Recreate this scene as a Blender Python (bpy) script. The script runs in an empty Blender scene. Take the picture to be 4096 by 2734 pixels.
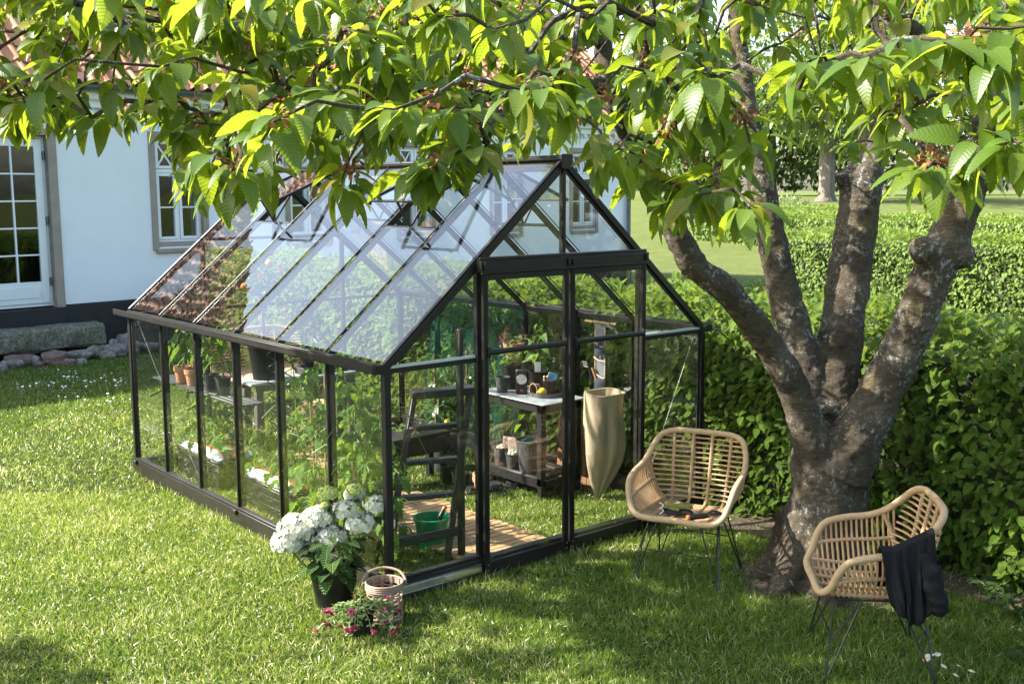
import bpy, math, random
import numpy as np
from mathutils import Vector, Matrix
R = math.radians
random.seed(3); rng = np.random.default_rng(3)
sc = bpy.context.scene
COL = sc.collection
# ---------------- camera
cam = bpy.data.cameras.new('camera'); cam.sensor_width = 36; cam.lens = 4321.84 / 4096 * 36
cam.clip_start = .1; cam.clip_end = 2000
co = bpy.data.objects.new('camera', cam); COL.objects.link(co); sc.camera = co
_r = Vector((.76798, -.64046, -.00445)); _u = Vector((.09159, .10295, .99046)); _f = Vector((.63389, .76106, -.13772))
co.matrix_world = Matrix(((_r.x, _u.x, -_f.x, -3.28368), (_r.y, _u.y, -_f.y, -5.05591), (_r.z, _u.z, -_f.z, 2.3498), (0, 0, 0, 1)))
CAM = Vector((-3.28368, -5.05591, 2.3498))
# ---------------- light
AZ, EL = R(-48), R(39.3)
w = bpy.data.worlds.new('World'); sc.world = w; w.use_nodes = True
nt = w.node_tree; bg = nt.nodes['Background']
sky = nt.nodes.new('ShaderNodeTexSky'); sky.sky_type = 'NISHITA'; sky.sun_disc = False
sky.sun_elevation = EL; sky.sun_rotation = AZ; sky.air_density = 1.2; sky.dust_density = 2.5; sky.ozone_density = 1.0
nt.links.new(sky.outputs[0], bg.inputs[0]); bg.inputs[1].default_value = .135
sl = bpy.data.lights.new('sun', 'SUN'); sl.energy = 5.0; sl.angle = R(.53); sl.color = (1, .94, .84)
so = bpy.data.objects.new('sun', sl); COL.objects.link(so)
SUN = Vector((math.sin(AZ) * math.cos(EL), math.cos(AZ) * math.cos(EL), math.sin(EL)))
so.rotation_euler = SUN.to_track_quat('Z', 'Y').to_euler(); so.location = SUN * 40
sc.view_settings.view_transform = 'Standard'; sc.view_settings.look = 'None'
sc.view_settings.exposure = 1.85; sc.view_settings.gamma = 1
cy = sc.cycles; cy.transparent_max_bounces = 40; cy.max_bounces = 8; cy.diffuse_bounces = 3; cy.glossy_bounces = 4
cy.transmission_bounces = 6; cy.caustics_reflective = False; cy.caustics_refractive = False; cy.sample_clamp_indirect = 6
cy.use_denoising = True
CROWN=('-179,46,272;-190,-13,266;-186,-91,263;-164,-39,268;-168,-5,277;-178,-7,276;-153,-49,269;-167,-99,269;-148,-74,266;-159,-111,258;-204,-230,246;-193,-195,242;-182,-190,238;-161,-129,239;-198,-234,240;-204,-261,247;-200,-264,253;-184,-211,253;-168,-165,251;-164,-178,242;-127,-112,239;-140,-64,252;-160,-224,237;-143,-202,237;-114,-164,257;-155,-196,254;-120,-151,254;-66,-97,260;-71,-58,251;1,11,257;10,8,262;-176,-277,255;-154,-253,241;-151,-255,240;-148,-257,242;-121,-221,250;-135,-250,247;-137,-259,247;-107,-228,250;-144,-257,257;85,-16,263;87,-30,267;148,21,267;118,-22,273;50,-54,267;-143,-296,261;-121,-279,259;-142,-286,261;-100,-265,262;-117,-294,246;-92,-264,245;-92,-276,246;-67,-258,238;-70,-266,250;-99,-311,266;-88,-306,266;-62,-276,263;-49,-258,259;-86,-303,236;-93,-305,234;-61,-271,235;-63,-268,232;-70,-295,241;-105,-332,231;-71,-301,232;-84,-315,248;-57,-298,250;-45,-278,254;-93,-340,267;-85,-340,267;-82,-329,262;-88,-353,267;-73,-350,270;7,-289,264;-29,-321,257;-54,-344,256;-91,-372,240;-69,-358,239;-81,-371,240;-40,-352,242;-82,-380,248;-84,-386,245;-88,-392,245;-78,-375,259;-88,-387,262;-81,-388,271;-89,-377,267;-55,-376,256;-90,-372,269;-96,-300,273;-89,-280,270;16,-300,270;30,-247,264;42,-254,266;86,-236,255;107,-246,251;-68,-68,267;-71,-245,313;-103,-136,263;-42,-167,285;-151,-234,273;-228,-132,303;-246,-182,294;-171,-243,261;-203,-142,298;-168,5,271;-129,-253,299;-107,-41,330;97,-305,316;17,-108,279;-157,-143,309;-8,-141,315;-154,-101,304;-236,-105,301;-143,-200,299;-51,-151,273;-146,-23,320;-115,-176,260;-206,-176,301;-35,-318,268;-107,-128,320;136,-245,325;-163,-181,279;-143,-235,258;-70,-159,263;78,-301,290;-126,-224,309;-121,-130,290;-192,-55,314;-25,-214,293;-76,-163,293;25,-125,285;-194,-87,319;172,-232,330;-104,-160,258;-184,-103,296;-53,-205,321;-17,-213,322;134,-196,342;-201,21,320;-38,-84,275;-177,27,340;-103,-201,282;-220,-153,306;-152,-173,270;-112,-241,291;92,-251,288;-237,-149,304;-180,-187,304;100,-265,313;-126,-236,283;205,-263,301;49,-334,294;-71,-173,312;-243,-103,309;-248,-175,288;82,-187,313;-184,-75,298;-47,-276,309;-162,-226,264;0,-200,282;-218,34,283;-24,-161,329;-191,-207,291;-144,-47,274;-108,-155,279;3,-189,327;-229,-118,278;-44,-266,281;-132,-248,258;207,-268,345;144,-211,311;18,-342,279;-254,-177,279;-171,-203,289;-57,-344,265;-161,27,294;-149,-151,295;-57,-231,295;-244,-159,266;26,-333,297;-53,-58,273;49,-157,265;-202,4,305;-51,-255,311;-192,-83,305;-60,-215,311;-125,-7,310;187,-239,312;-177,-164,282;-106,-176,287;-170,-228,290;-191,-77,289;-181,-154,301;-22,-84,272;-254,-170,270;-57,-156,330;-121,-279,268;113,-283,310;20,-187,327;-53,-223,308;-241,-96,290;53,-163,302;142,-289,312;-19,-243,303;19,-332,309;-60,-283,261;-11,-307,299;-84,-28,306;-167,-125,282;-140,-213,257;-244,-168,286;-30,-248,293;-218,-206,290;-1,-356,257;-76,-79,277;-218,-61,302;-55,-99,278;-250,-166,261;100,-193,327;-67,-256,274;-194,-230,265;63,-145,346;199,-261,315;-92,-168,261;-143,-163,271;-218,-36,307;177,-230,327;6,-306,282;-41,-292,301;-36,-56,306;-29,-119,272;-231,-104,309;113,-311,263;-117,-216,267;-152,-218,297;-3,-183,319;-100,-94,322;-161,-167,259;-64,-225,297;-209,63,312;-45,-81,306;-227,-33,286;-202,-135,291;-26,-128,264;-159,27,274;-187,53,317;-54,-90,274;-169,-126,291;-212,-139,277;-217,-39,279;-32,-328,275;-55,-250,291;-68,-131,300;-219,-17,298;83,-217,316;-80,-162,323;-214,-55,303;-162,3,274;192,-264,332;-19,-353,286;-144,10,328;-143,-113,305;-6,-336,268;-32,-166,308;-35,-187,274;-149,-31,336;-137,-86,262;-40,-256,315;-173,-55,307;-12,-337,295;-254,-176,285;-147,-200,280;-152,-70,303;26,-333,303;125,-252,308;-3,-213,302;-25,-86,282;-31,-351,277;26,-117,337;-42,-161,275;-149,-169,313;-41,-127,301;-215,-135,310;-138,-105,298;-93,-232,279;-120,-12,345;-133,-57,266;-77,-53,319;-27,-113,284;27,-234,314;-176,42,336;-164,35,322;-252,-169,271;50,-199,332;148,-239,267;-232,-189,266;37,-170,289;-180,-3,325;-154,-254,289;-15,-262,299;-11,-121,294;-104,-173,271;-23,-314,308;124,-185,349;-21,-123,326;-74,-69,322;-169,-185,272;-183,-36,328;-114,-179,263;-38,-349,291;-75,-168,273;-135,-174,308;37,-188,323;-99,-268,286;-183,-177,294;-21,-322,299;-118,-127,316;-2,-356,285;85,-234,308;-62,-98,285;-24,-224,314;-68,-112,266;3,-160,311;23,-212,295;-64,-260,288;-40,-233,279;6,-88,347;122,-201,313;-16,-156,300;-24,-254,266;67,-332,314;-233,-66,296;-141,-188,301;-198,-188,272;-64,-161,312;-99,-115,275;-105,-213,282;-137,-198,289;-219,17,317;-133,-131,296;-38,-253,254;-196,22,274;-206,72,295;-224,-157,297;-160,-214,262;79,-283,310;-132,-262,280;-68,-181,289;-212,46,307;54,-176,308;1,-187,269;102,-318,292;-52,-247,265;-97,-180,285;-98,-53,309;-144,-121,260;1,-287,301;-186,-231,291;-2,-189,279;-7,-196,288;-53,-311,299;105,-237,296;-115,-196,290;-21,-356,275;-170,0,301;-150,-261,282;197,-252,308;-186,-33,320;-257,-176,270;-7,-361,261;-213,12,320;-14,-88,325;-82,-314,299;-44,-327,289;-146,-2,313;-99,-130,299;-159,-10,318;-34,-232,296;153,-278,295;143,-298,272;177,-284,293;-35,-87,313;-245,-104,291;128,-217,341;118,-223,299;-117,-227,296;-149,-92,268;-61,-194,287;-58,-218,293;-187,74,321;34,-171,327;-129,-273,299;56,-289,287;-31,-78,280;36,-338,310;86,47,275;-54,-88,264;-29,-97,261;-126,-42,325;321,-158,291;222,-129,327;-39,47,291;-60,-27,346;-127,23,346;-163,201,362;-121,84,360;233,-162,327;191,-176,306;-84,182,365;-106,81,343;7,-76,334;389,-189,277;151,-288,276;-165,231,328;77,61,365;-91,-25,298;212,-153,354;-98,-29,277;48,-65,317;272,-118,353;46,-43,315;201,-256,338;-31,125,385;-140,-41,301;93,-15,370;64,-196,334;-96,-44,314;154,-17,374;95,-192,302;211,-174,330;146,-174,345;-5,-135,312;-201,41,269;277,-204,288;121,-255,291;-58,44,273;-66,54,326;-75,-9,296;167,-7,337;39,-24,356;-57,14,336;-144,120,291;107,-45,359;-68,-26,336;9,20,374;-69,66,321;221,-261,284;-15,-19,291;-48,-17,298;278,-141,325;212,-101,347;226,-61,375;-168,212,319;279,-217,328;244,-177,333;61,13,347;-32,-42,284;41,-54,349;99,-58,367;2,89,291;-100,46,282;-158,144,324;84,-19,338;31,100,312;-25,-20,309;325,-136,333;192,-12,354;-10,-126,274;-130,36,320;38,109,318;-6,100,317;-94,69,319;115,-105,258;-163,27,311;156,-35,380;-123,30,351;61,-104,324;242,-193,271;3,104,292;172,-10,337;-114,49,348;-40,51,362;-53,-93,336;-51,-40,339;-90,139,374;187,-262,267;-81,51,355;-57,78,354;-127,102,322;-50,7,356;169,-208,296;54,-95,319;-69,-29,344;-69,11,272;308,-146,373;-161,179,309;25,15,298;-3,40,358;201,-101,378;-180,81,302;217,-172,297;43,15,339;136,-180,355;22,-162,326;-109,222,347;158,-259,284;31,-104,352;-106,28,349;80,-152,331;216,-231,332;-112,108,345;114,-16,366;84,-94,296;-51,-49,349;-74,117,337;-37,15,332;-189,-8,268;-135,162,279;-134,102,330;-14,-154,273;180,-28,313;-104,-25,349;164,-202,341;302,-121,372;253,-141,346;161,-196,326;31,74,360;159,-47,303;252,-220,317;91,70,384;-26,-86,285;-36,71,321;-37,0,301;160,-242,326;55,-95,345;286,-216,287;150,-97,339;251,-226,302;26,99,388;-37,-108,288;71,-92,320;-160,21,281;-102,194,363;23,-103,313;18,-141,312;-52,-96,308;102,-32,301;-64,187,337;-94,164,381;-74,-97,295;-22,75,332;166,-34,323;144,-235,284;194,-62,371;286,-188,351;68,36,315;-107,180,368;-29,75,337;227,-190,298;143,-275,315;100,16,294;233,-145,338;-80,168,351;27,-159,321;15,-156,333;66,-94,334;-87,-83,308;-188,37,295;-56,43,343;125,17,276;294,-194,345;59,-79,360;270,-237,330;-88,25,350;209,-196,321;-79,-38,347;-17,74,318;23,101,323;167,7,358;69,57,382;-79,-9,356;-36,90,357;155,-28,317;270,-114,353;178,-243,325;97,-123,291;-55,-105,291;61,-25,348;254,-209,269;140,-52,346;176,-179,316;97,-42,317;-16,78,269;-58,38,270;-183,134,304;-191,45,347;18,-128,275;-144,10,299;-151,209,359;93,-124,272;-92,-4,317;207,-269,301;298,-138,356;152,-199,328;151,-242,291;150,-9,369;13,59,285;325,-123,358;-90,224,396;-90,148,375;335,-129,391;226,-129,376;-81,45,357;226,-261,274;-12,-109,312;65,-177,277;-25,4,275;-44,164,288;-91,-28,329;-163,132,331;-79,-96,288;130,-145,329;-20,-26,323;80,-108,341;102,-152,290;176,4,370;75,-39,305;22,-114,302;66,4,320;-83,193,341;111,1,360;187,-178,305;316,-149,384;272,-129,372;-108,-38,318;-124,-72,329;-1,-88,310;-28,-37,341;-163,-66,330;-169,-185,301;-180,-75,314;-189,41,279;-209,-8,309;-163,-70,298;-3,-80,317;-123,-67,268;-202,41,308;-78,-130,297;-136,-52,301;-59,-22,318;-87,-74,282;-213,-85,317;-230,-128,273;-192,62,291;-189,68,316;17,-65,274;-149,-25,339;-187,-93,307;-52,-99,299;-221,-56,271;-99,-168,309;-134,-98,297;-130,-109,272;-37,-105,337;-133,64,335;-56,-81,306;-86,58,357;-164,-199,263;-153,-160,261;-73,-106,286;-98,-187,313;-18,-73,336;-158,-206,266;-163,7,321;-149,119,335;-164,79,273;-217,-28,288;-169,-174,287;-113,5,341;-161,122,273;-146,-118,302;-69,62,356;-44,-90,298;-210,-77,270;-129,112,363;-72,-168,260;-217,-44,299;-131,-177,271;-194,27,335;-58,-78,306;-129,-109,303;-215,-111,266;-4,-20,314;-163,122,352;-167,-167,287;-117,-61,310;-173,-125,313;-61,-117,267;-50,-130,273;-131,-158,276;-212,-160,292;-118,90,357;-165,7,287;-223,-74,286;-199,45,291;-119,54,323;-180,154,327;-219,-78,278;-198,-52,320;-193,-70,268;-76,-107,299;-11,-62,294;-58,9,283;-106,-127,318;-56,-18,342;20,-33,286;-56,-81,308;-15,-8,332;-59,60,355;-114,-165,269;-180,-25,320;-23,-78,285;-30,-31,293;-79,-127,326;-91,-149,286;-150,-224,282;-150,-96,314;-43,-80,320;-145,35,319;-131,-198,275;-116,-182,301;-72,-143,294;-60,76,350;-179,3,340;-56,-138,271;-194,-151,288;-190,43,311;-102,-18,271;-93,101,364;-83,-71,307;-19,-66,283;-195,-139,271;-95,-48,339;-58,-59,324;-156,-14,315;-57,-4,294;-180,12,282;-190,-139,292;-161,66,340;-219,-55,302;-96,-199,298;-194,-67,300;-177,-53,308;-45,-79,279;-56,-18,330;-44,-113,316;-137,61,353;-135,-111,263;-107,-110,276;-50,-17,321;-105,-134,302;-103,-20,271;-36,-72,297;-144,-132,268;-121,-195,275;-79,45,276;-47,-74,271;-59,-39,299;-196,35,280;-199,-96,316;-89,-148,327;-205,-71,321;-71,19,354;-145,-12,329;-147,83,291;-184,102,354;-123,-98,294;-142,87,276;-76,-171,256;-173,-156,289;-93,-100,310;-165,-103,314;-127,-76,320;-200,-84,291;-1,-77,264;-49,-33,346;-187,126,295;-179,-64,320;-69,-173,323;-225,-119,306;-74,75,277;-87,36,347;-110,-64,322;-182,139,297;-12,-19,347;-122,-100,330;-76,-107,333;-172,-178,294;-60,-121,286;-130,100,331;-157,-169,303;-93,-38,286;-181,79,348;-71,-32,309;-32,-93,339;-85,-193,295;-48,-77,283;-162,145,291;-227,-76,266;-34,24,303;-198,-122,316;-159,143,300;-123,-187,286;-17,-10,273;-56,-101,273;-93,-55,277;-199,23,320;-191,96,352;-73,-113,326;-181,-34,327;-133,-102,322;-3,-24,350;-132,-186,281;-150,-219,303;-76,-63,303;349,-34,351;494,-85,302;267,42,290;365,-174,277;351,-129,360;244,-82,355;463,-52,310;518,-132,380;250,-104,369;406,-165,300;498,-111,344;385,-148,320;449,-14,408;385,-97,279;476,-133,277;361,-137,366;340,-130,364;398,-86,320;362,-118,393;224,10,385;432,-12,335;352,-145,383;366,-23,374;328,71,371;298,72,391;456,-102,378;351,51,402;404,-59,392;336,77,366;320,-105,389;350,-175,274;327,-150,297;330,-32,401;376,-142,351;241,-51,365;347,-21,371;269,35,288;240,19,392;324,-144,377;233,-41,335;231,-4,336;287,-122,364;426,-43,282;459,-143,377;379,-158,386;435,-153,308;311,-75,380;196,-74,300;235,15,304;288,-19,316;504,-82,317;395,15,410;453,-33,417;241,18,388;417,-110,284;292,-158,274;343,-65,297;490,-143,384;364,56,353;418,-168,348;299,-148,343;323,-179,315;350,-51,331;270,3,321;213,-16,375;527,-85,390;212,-2,363;417,-144,335;450,-108,344;316,0,323;395,-176,386;305,-118,309;268,-35,326;289,44,320;453,-58,423;428,-79,325;517,-121,388;393,-179,344;383,-170,303;443,-62,404;253,-37,395;321,-52,400;468,-140,363;280,-92,349;326,-134,348;475,-83,330;491,-50,402;504,-96,338;243,26,309;180,-50,365;-151,14,347;-152,212,371;-193,93,390;-288,291,413;-316,223,422;-254,241,404;-150,28,369;-246,115,453;-342,176,435;-149,50,352;-355,204,398;-112,210,427;-239,177,438;-221,223,423;-171,55,348;-261,277,452;-100,97,361;-182,116,445;-123,175,417;-174,29,355;-192,58,341;-141,280,460;-300,189,445;-215,76,314;-236,130,392;-236,157,433;-150,90,368;-291,130,420;-208,63,350;-174,218,357;-270,139,291;-173,96,397;-202,264,403;-199,60,352;-192,96,405;-266,249,442;-139,143,356;-203,105,353;-244,103,447;-321,168,323;-225,137,456;-252,328,456;-259,151,367;-102,72,357;-154,125,359;-178,94,419;-240,105,363;-166,113,374;-342,207,452;-170,331,442;-253,108,313;-232,277,448;-320,209,445;-136,53,381;-152,170,445;-192,107,369;-181,91,318;-186,43,389;-334,303,432;-338,193,430;-241,91,417;-81,218,384;-304,276,385;-144,167,377;-252,297,410;-156,105,396;-195,217,305;-202,51,335;-322,204,449;-262,184,456;-346,251,456;-111,247,412;-194,55,323;-172,169,354;-179,141,337;-225,210,403;-334,294,421;-238,150,367;-240,295,418;-105,220,423;-222,154,408;-151,142,454;-174,212,373;-213,99,435;-116,144,421;-306,201,406;-274,206,377;-299,304,443;-424,246,436;-213,168,296;-224,119,422;-266,108,355;-251,231,409;-277,120,377;-231,177,338;-135,193,453;-245,262,403;-230,141,327;-114,59,374;-196,147,342;-203,178,423;-170,214,455;-316,185,443;-241,89,425;-133,236,447;-385,219,417;-236,221,418;-266,173,359;-283,175,413;-116,194,424;-238,129,404;-324,198,448;-205,146,372;-429,309,448;-261,311,451;-226,233,421;-88,101,359;-247,178,368;-209,128,399;-179,121,365;-207,161,312;-278,165,414;-380,338,454;-292,293,455;-212,118,309;-208,113,316;-157,180,366;-282,196,447;-337,302,430;-223,303,433;-179,168,354;-362,217,457;-269,152,325;-337,175,362;-229,106,424;-213,269,426;-235,255,364;-140,184,453;-203,82,434;-205,134,428;-286,248,358;-220,168,455;-177,168,393;-157,54,389;-218,239,414;-154,118,392;-183,99,439;-152,231,430;-251,205,340;-159,117,382;-259,102,368;-166,167,381;-199,60,344;-198,96,355;-218,246,427;-348,215,383;-228,148,311;-208,101,420;-220,87,406;-331,289,436;-224,157,422;-210,135,355;-122,142,437;-241,268,442;-247,223,366;-239,155,456;-324,300,456;-256,181,446;-70,149,384;-153,108,366;-191,136,347;-316,186,366;-236,227,334;-197,106,365;-176,116,381;-187,106,343;-229,141,319;-145,12,346;-171,182,379;-235,153,446;-361,264,381;-193,181,323;-347,307,425;-223,180,453;-319,235,418;-330,211,428;-261,225,373;-116,140,429;-308,193,439;-167,246,368;-198,254,361;-224,132,414;-332,286,422;-222,124,386;-131,84,390;-190,99,312;-214,228,385;-197,223,353;-198,203,352;-180,47,369;-186,87,356;-211,149,442;-247,204,365;-93,252,396;-124,251,395;-212,234,359;-248,268,444;-362,210,456;-191,123,336;-384,235,409;-166,148,320;-198,127,290;-238,125,363;-125,177,364;-226,220,414;-192,96,340;-173,108,407;-250,140,346;-264,232,410;-144,80,348;-311,281,440;-329,241,436;-396,227,428;-188,160,360;-244,145,380;-140,62,371;-331,174,443;-188,198,392;-158,225,385;-286,228,436;-167,286,415;-281,332,454;-241,128,382;-194,51,294;-220,258,449;-207,88,430;-283,234,410;-175,81,425;-126,3,337;-227,112,385;-269,226,447;-193,45,303;-161,219,318;-307,220,425;-229,155,362;-342,325,442;-239,151,407;-120,144,437;-316,216,448;-273,211,436;-270,159,422;-225,201,365;-261,155,458;-229,132,360;-97,279,382;-295,153,398;-128,144,429;-220,152,395;-223,94,421;-237,194,330;-243,185,435;-243,195,421;-261,211,348;-160,75,412;-212,221,423;-181,222,370;-147,212,372;-189,233,380;-204,257,374;-289,302,454;-259,154,441;-162,165,335;-150,79,394;-296,266,368;-259,257,416;-215,189,389;-209,259,408;-250,156,459;-365,225,425;-220,172,393;-299,299,458;-246,163,376;-195,141,334;-244,217,420;-222,260,432;-132,74,365;-108,243,424;-260,120,378;-165,127,375;-131,116,410;-197,250,411;-196,269,412;-198,135,336;-75,152,373;-189,97,410;-166,165,379;-287,201,343;-182,169,374;-218,186,350;-177,123,435;-440,296,292;-602,381,388;-548,319,375;-499,308,345;-603,381,411;-563,341,375;-528,318,370;-558,368,346;-526,310,319;-479,262,305;-509,358,332;-509,293,322;-500,317,348;-562,405,419;-520,319,308;-513,300,355;-482,341,309;-604,409,400;-490,315,324;-522,305,321;-507,309,337;-597,421,397;-438,296,292;-586,385,411;-509,369,366;-488,320,342;-543,362,369;-591,432,393;-508,367,307;-494,343,353;-533,384,375;-491,304,351;-605,408,400;-593,430,418;-517,293,339;-567,351,384;-564,354,419;-579,385,384;-537,357,330;-486,325,323;-489,342,351;-437,252,302;-524,384,322;-519,327,387;-476,335,331;10,80,390;4,184,385;29,62,386;-42,154,442;-48,149,427;-28,68,450;-12,220,467;-89,209,428;-90,123,452;33,243,406;-45,194,390;31,-4,402;-27,120,463;-72,332,417;-42,115,394;-22,302,458;-35,166,422;-44,86,415;-44,293,439;-54,-4,457;52,-99,379;-54,18,476;-46,108,395;45,-80,414;-27,128,367;-38,-27,387;-26,66,422;42,-83,413;60,-24,407;-146,-165,348;-83,12,459;84,-254,428;221,-331,392;6,-317,452;-293,-169,349;-127,118,363;52,85,382;34,-59,435;-223,-66,542;-297,81,440;-217,-66,478;16,48,425;107,-167,440;-214,-188,414;-47,-98,534;219,-141,400;2,205,395;-42,138,484;303,-81,478;-360,-137,356;-84,-42,471;19,-119,488;180,-273,423;68,-277,451;-138,102,446;81,-191,420;-360,-292,460;235,-238,494;90,-367,533;393,-92,407;23,-262,521;-65,-90,365;-100,-141,384;62,-150,405;-258,-231,566;-95,-277,458;385,-352,413;-86,-409,491;55,-67,368;165,-181,418;-196,-307,540;-57,-25,427;-42,-175,482;-10,-108,432;332,47,462;-70,-338,508;283,-106,475;241,75,506;259,12,502;-330,73,346;-360,-32,434;3,-73,359;-290,-111,350;-320,15,425;154,-265,376;-171,-246,446;480,-340,503;-46,59,423;79,-134,525;-360,-420,386;-157,131,443;71,-90,433;246,23,448;-181,16,374;313,-318,419;58,-328,572;397,-167,494;147,-420,451;-2,-113,528;137,-81,556;422,100,506;215,-59,448;409,24,425;-74,-199,562;177,-67,401;-196,-93,502;-31,-122,412;85,-378,411;-137,85,366;-79,-44,430;0,-118,344;134,-313,339;356,-249,519;412,-32,476;-253,-72,552;282,-256,359;-56,-25,413;110,-25,405;51,-41,423;176,260,479;73,-395,462;-360,-343,501;-26,-207,483;-210,-90,415;-206,-58,335;317,119,519;-50,16,419;-274,69,414;-121,-47,462;-27,112,447;-220,-254,496;167,-420,541;-8,-291,580;98,-393,398;287,-314,518;138,-275,389;-46,-89,386;-131,-137,345;-238,-89,503;-293,-79,376;-166,80,387;406,-226,462;7,-221,478;-191,-99,434;281,-249,427;-338,42,341;-357,-91,521;-292,-283,369')
LIMBS={'trunk': [[2.163, -1.42, -0.047, 0.3], [2.187, -1.416, 0.089, 0.262], [2.219, -1.408, 0.272, 0.242], [2.265, -1.395, 0.56, 0.232], [2.289, -1.377, 0.769, 0.235], [2.303, -1.361, 0.926, 0.17]], 'A': [[2.21, -1.398, 0.651, 0.17], [2.086, -1.34, 0.981, 0.105], [1.973, -1.272, 1.273, 0.09], [1.828, -1.185, 1.523, 0.083], [1.624, -1.102, 1.773, 0.08], [1.409, -1.023, 1.941, 0.077], [1.305, -0.964, 2.151, 0.073], [1.154, -0.918, 2.44, 0.068], [0.999, -0.865, 2.743, 0.064], [0.923, -0.839, 2.902, 0.062], [0.918, -0.792, 3.134, 0.05], [0.926, -0.749, 3.412, 0.045], [0.941, -0.644, 4.062, 0.03]], 'A2': [[0.931, -0.848, 2.891, 0.055], [0.693, -0.91, 2.899, 0.042], [0.364, -1.038, 2.856, 0.036], [0.0, -1.139, 2.808, 0.032], [-0.263, -1.19, 2.767, 0.03], [-0.495, -1.204, 2.709, 0.027], [-0.667, -1.2, 2.665, 0.024], [-0.787, -1.172, 2.63, 0.018], [-0.922, -1.188, 2.65, 0.014], [-1.051, -1.066, 2.722, 0.011], [-1.143, -0.711, 2.813, 0.009]], 'B': [[2.321, -1.321, 0.862, 0.13], [2.307, -1.174, 1.25, 0.112], [2.293, -1.025, 1.644, 0.1], [2.304, -0.906, 1.99, 0.09], [2.32, -0.78, 2.395, 0.085], [2.339, -0.671, 2.724, 0.075], [2.374, -0.574, 3.058, 0.065], [2.418, -0.483, 3.397, 0.055], [2.492, -0.371, 3.992, 0.04]], 'C': [[2.341, -1.318, 0.968, 0.15], [2.517, -1.261, 1.375, 0.138], [2.684, -1.197, 1.768, 0.13], [2.848, -1.138, 2.118, 0.13], [2.943, -1.107, 2.366, 0.13], [3.107, -1.061, 2.647, 0.1], [3.287, -1.012, 3.023, 0.085], [3.448, -1.007, 3.43, 0.07], [3.563, -1.009, 3.947, 0.05]], 'D': [[2.232, -1.48, 0.664, 0.19], [2.313, -1.562, 0.945, 0.145], [2.382, -1.69, 1.281, 0.125], [2.424, -1.802, 1.582, 0.116], [2.431, -1.891, 1.85, 0.112], [2.466, -1.953, 2.035, 0.118], [2.494, -2.004, 2.241, 0.105], [2.528, -2.063, 2.432, 0.1], [2.567, -2.115, 2.69, 0.095], [2.593, -2.161, 2.921, 0.09], [2.638, -2.219, 3.171, 0.08], [2.763, -2.255, 3.541, 0.06]], 'K1': [[2.463, -1.957, 1.999, 0.1], [2.291, -1.901, 2.023, 0.07], [2.251, -1.892, 2.029, 0.045]], 'K2': [[2.463, -1.957, 1.999, 0.1], [2.51, -2.066, 1.972, 0.058], [2.518, -2.087, 1.968, 0.055]], 'K3': [[2.937, -1.102, 2.366, 0.1], [2.801, -1.044, 2.427, 0.05], [2.785, -1.029, 2.435, 0.035]], 'E': [[0.911, -0.783, 3.157, 0.04], [0.193, -0.976, 3.138, 0.03], [-0.365, -1.034, 3.156, 0.025], [-0.732, -0.835, 3.291, 0.022], [-1.038, -0.289, 3.451, 0.02], [-1.392, 0.398, 3.438, 0.018], [-1.934, 0.977, 3.42, 0.018], [-2.509, 1.457, 3.423, 0.016], [-3.168, 1.871, 3.407, 0.013]], 'G': [[0.927, -0.75, 3.412, 0.04], [0.71, 0.015, 3.736, 0.032], [0.108, 0.943, 3.912, 0.026], [-0.683, 1.69, 3.677, 0.02], [-1.08, 1.964, 3.363, 0.014]], 'F': [[2.593, -2.161, 2.921, 0.06], [1.716, -2.261, 3.046, 0.035], [0.94, -2.388, 3.132, 0.028], [0.324, -2.391, 3.183, 0.022], [-0.297, -2.279, 3.126, 0.016]]}
HEDGES={'b': [[18.15, 11.95], [16.12, 3.86]], 'c': [[31.15, 24.09], [30.28, 10.48]]}
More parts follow.
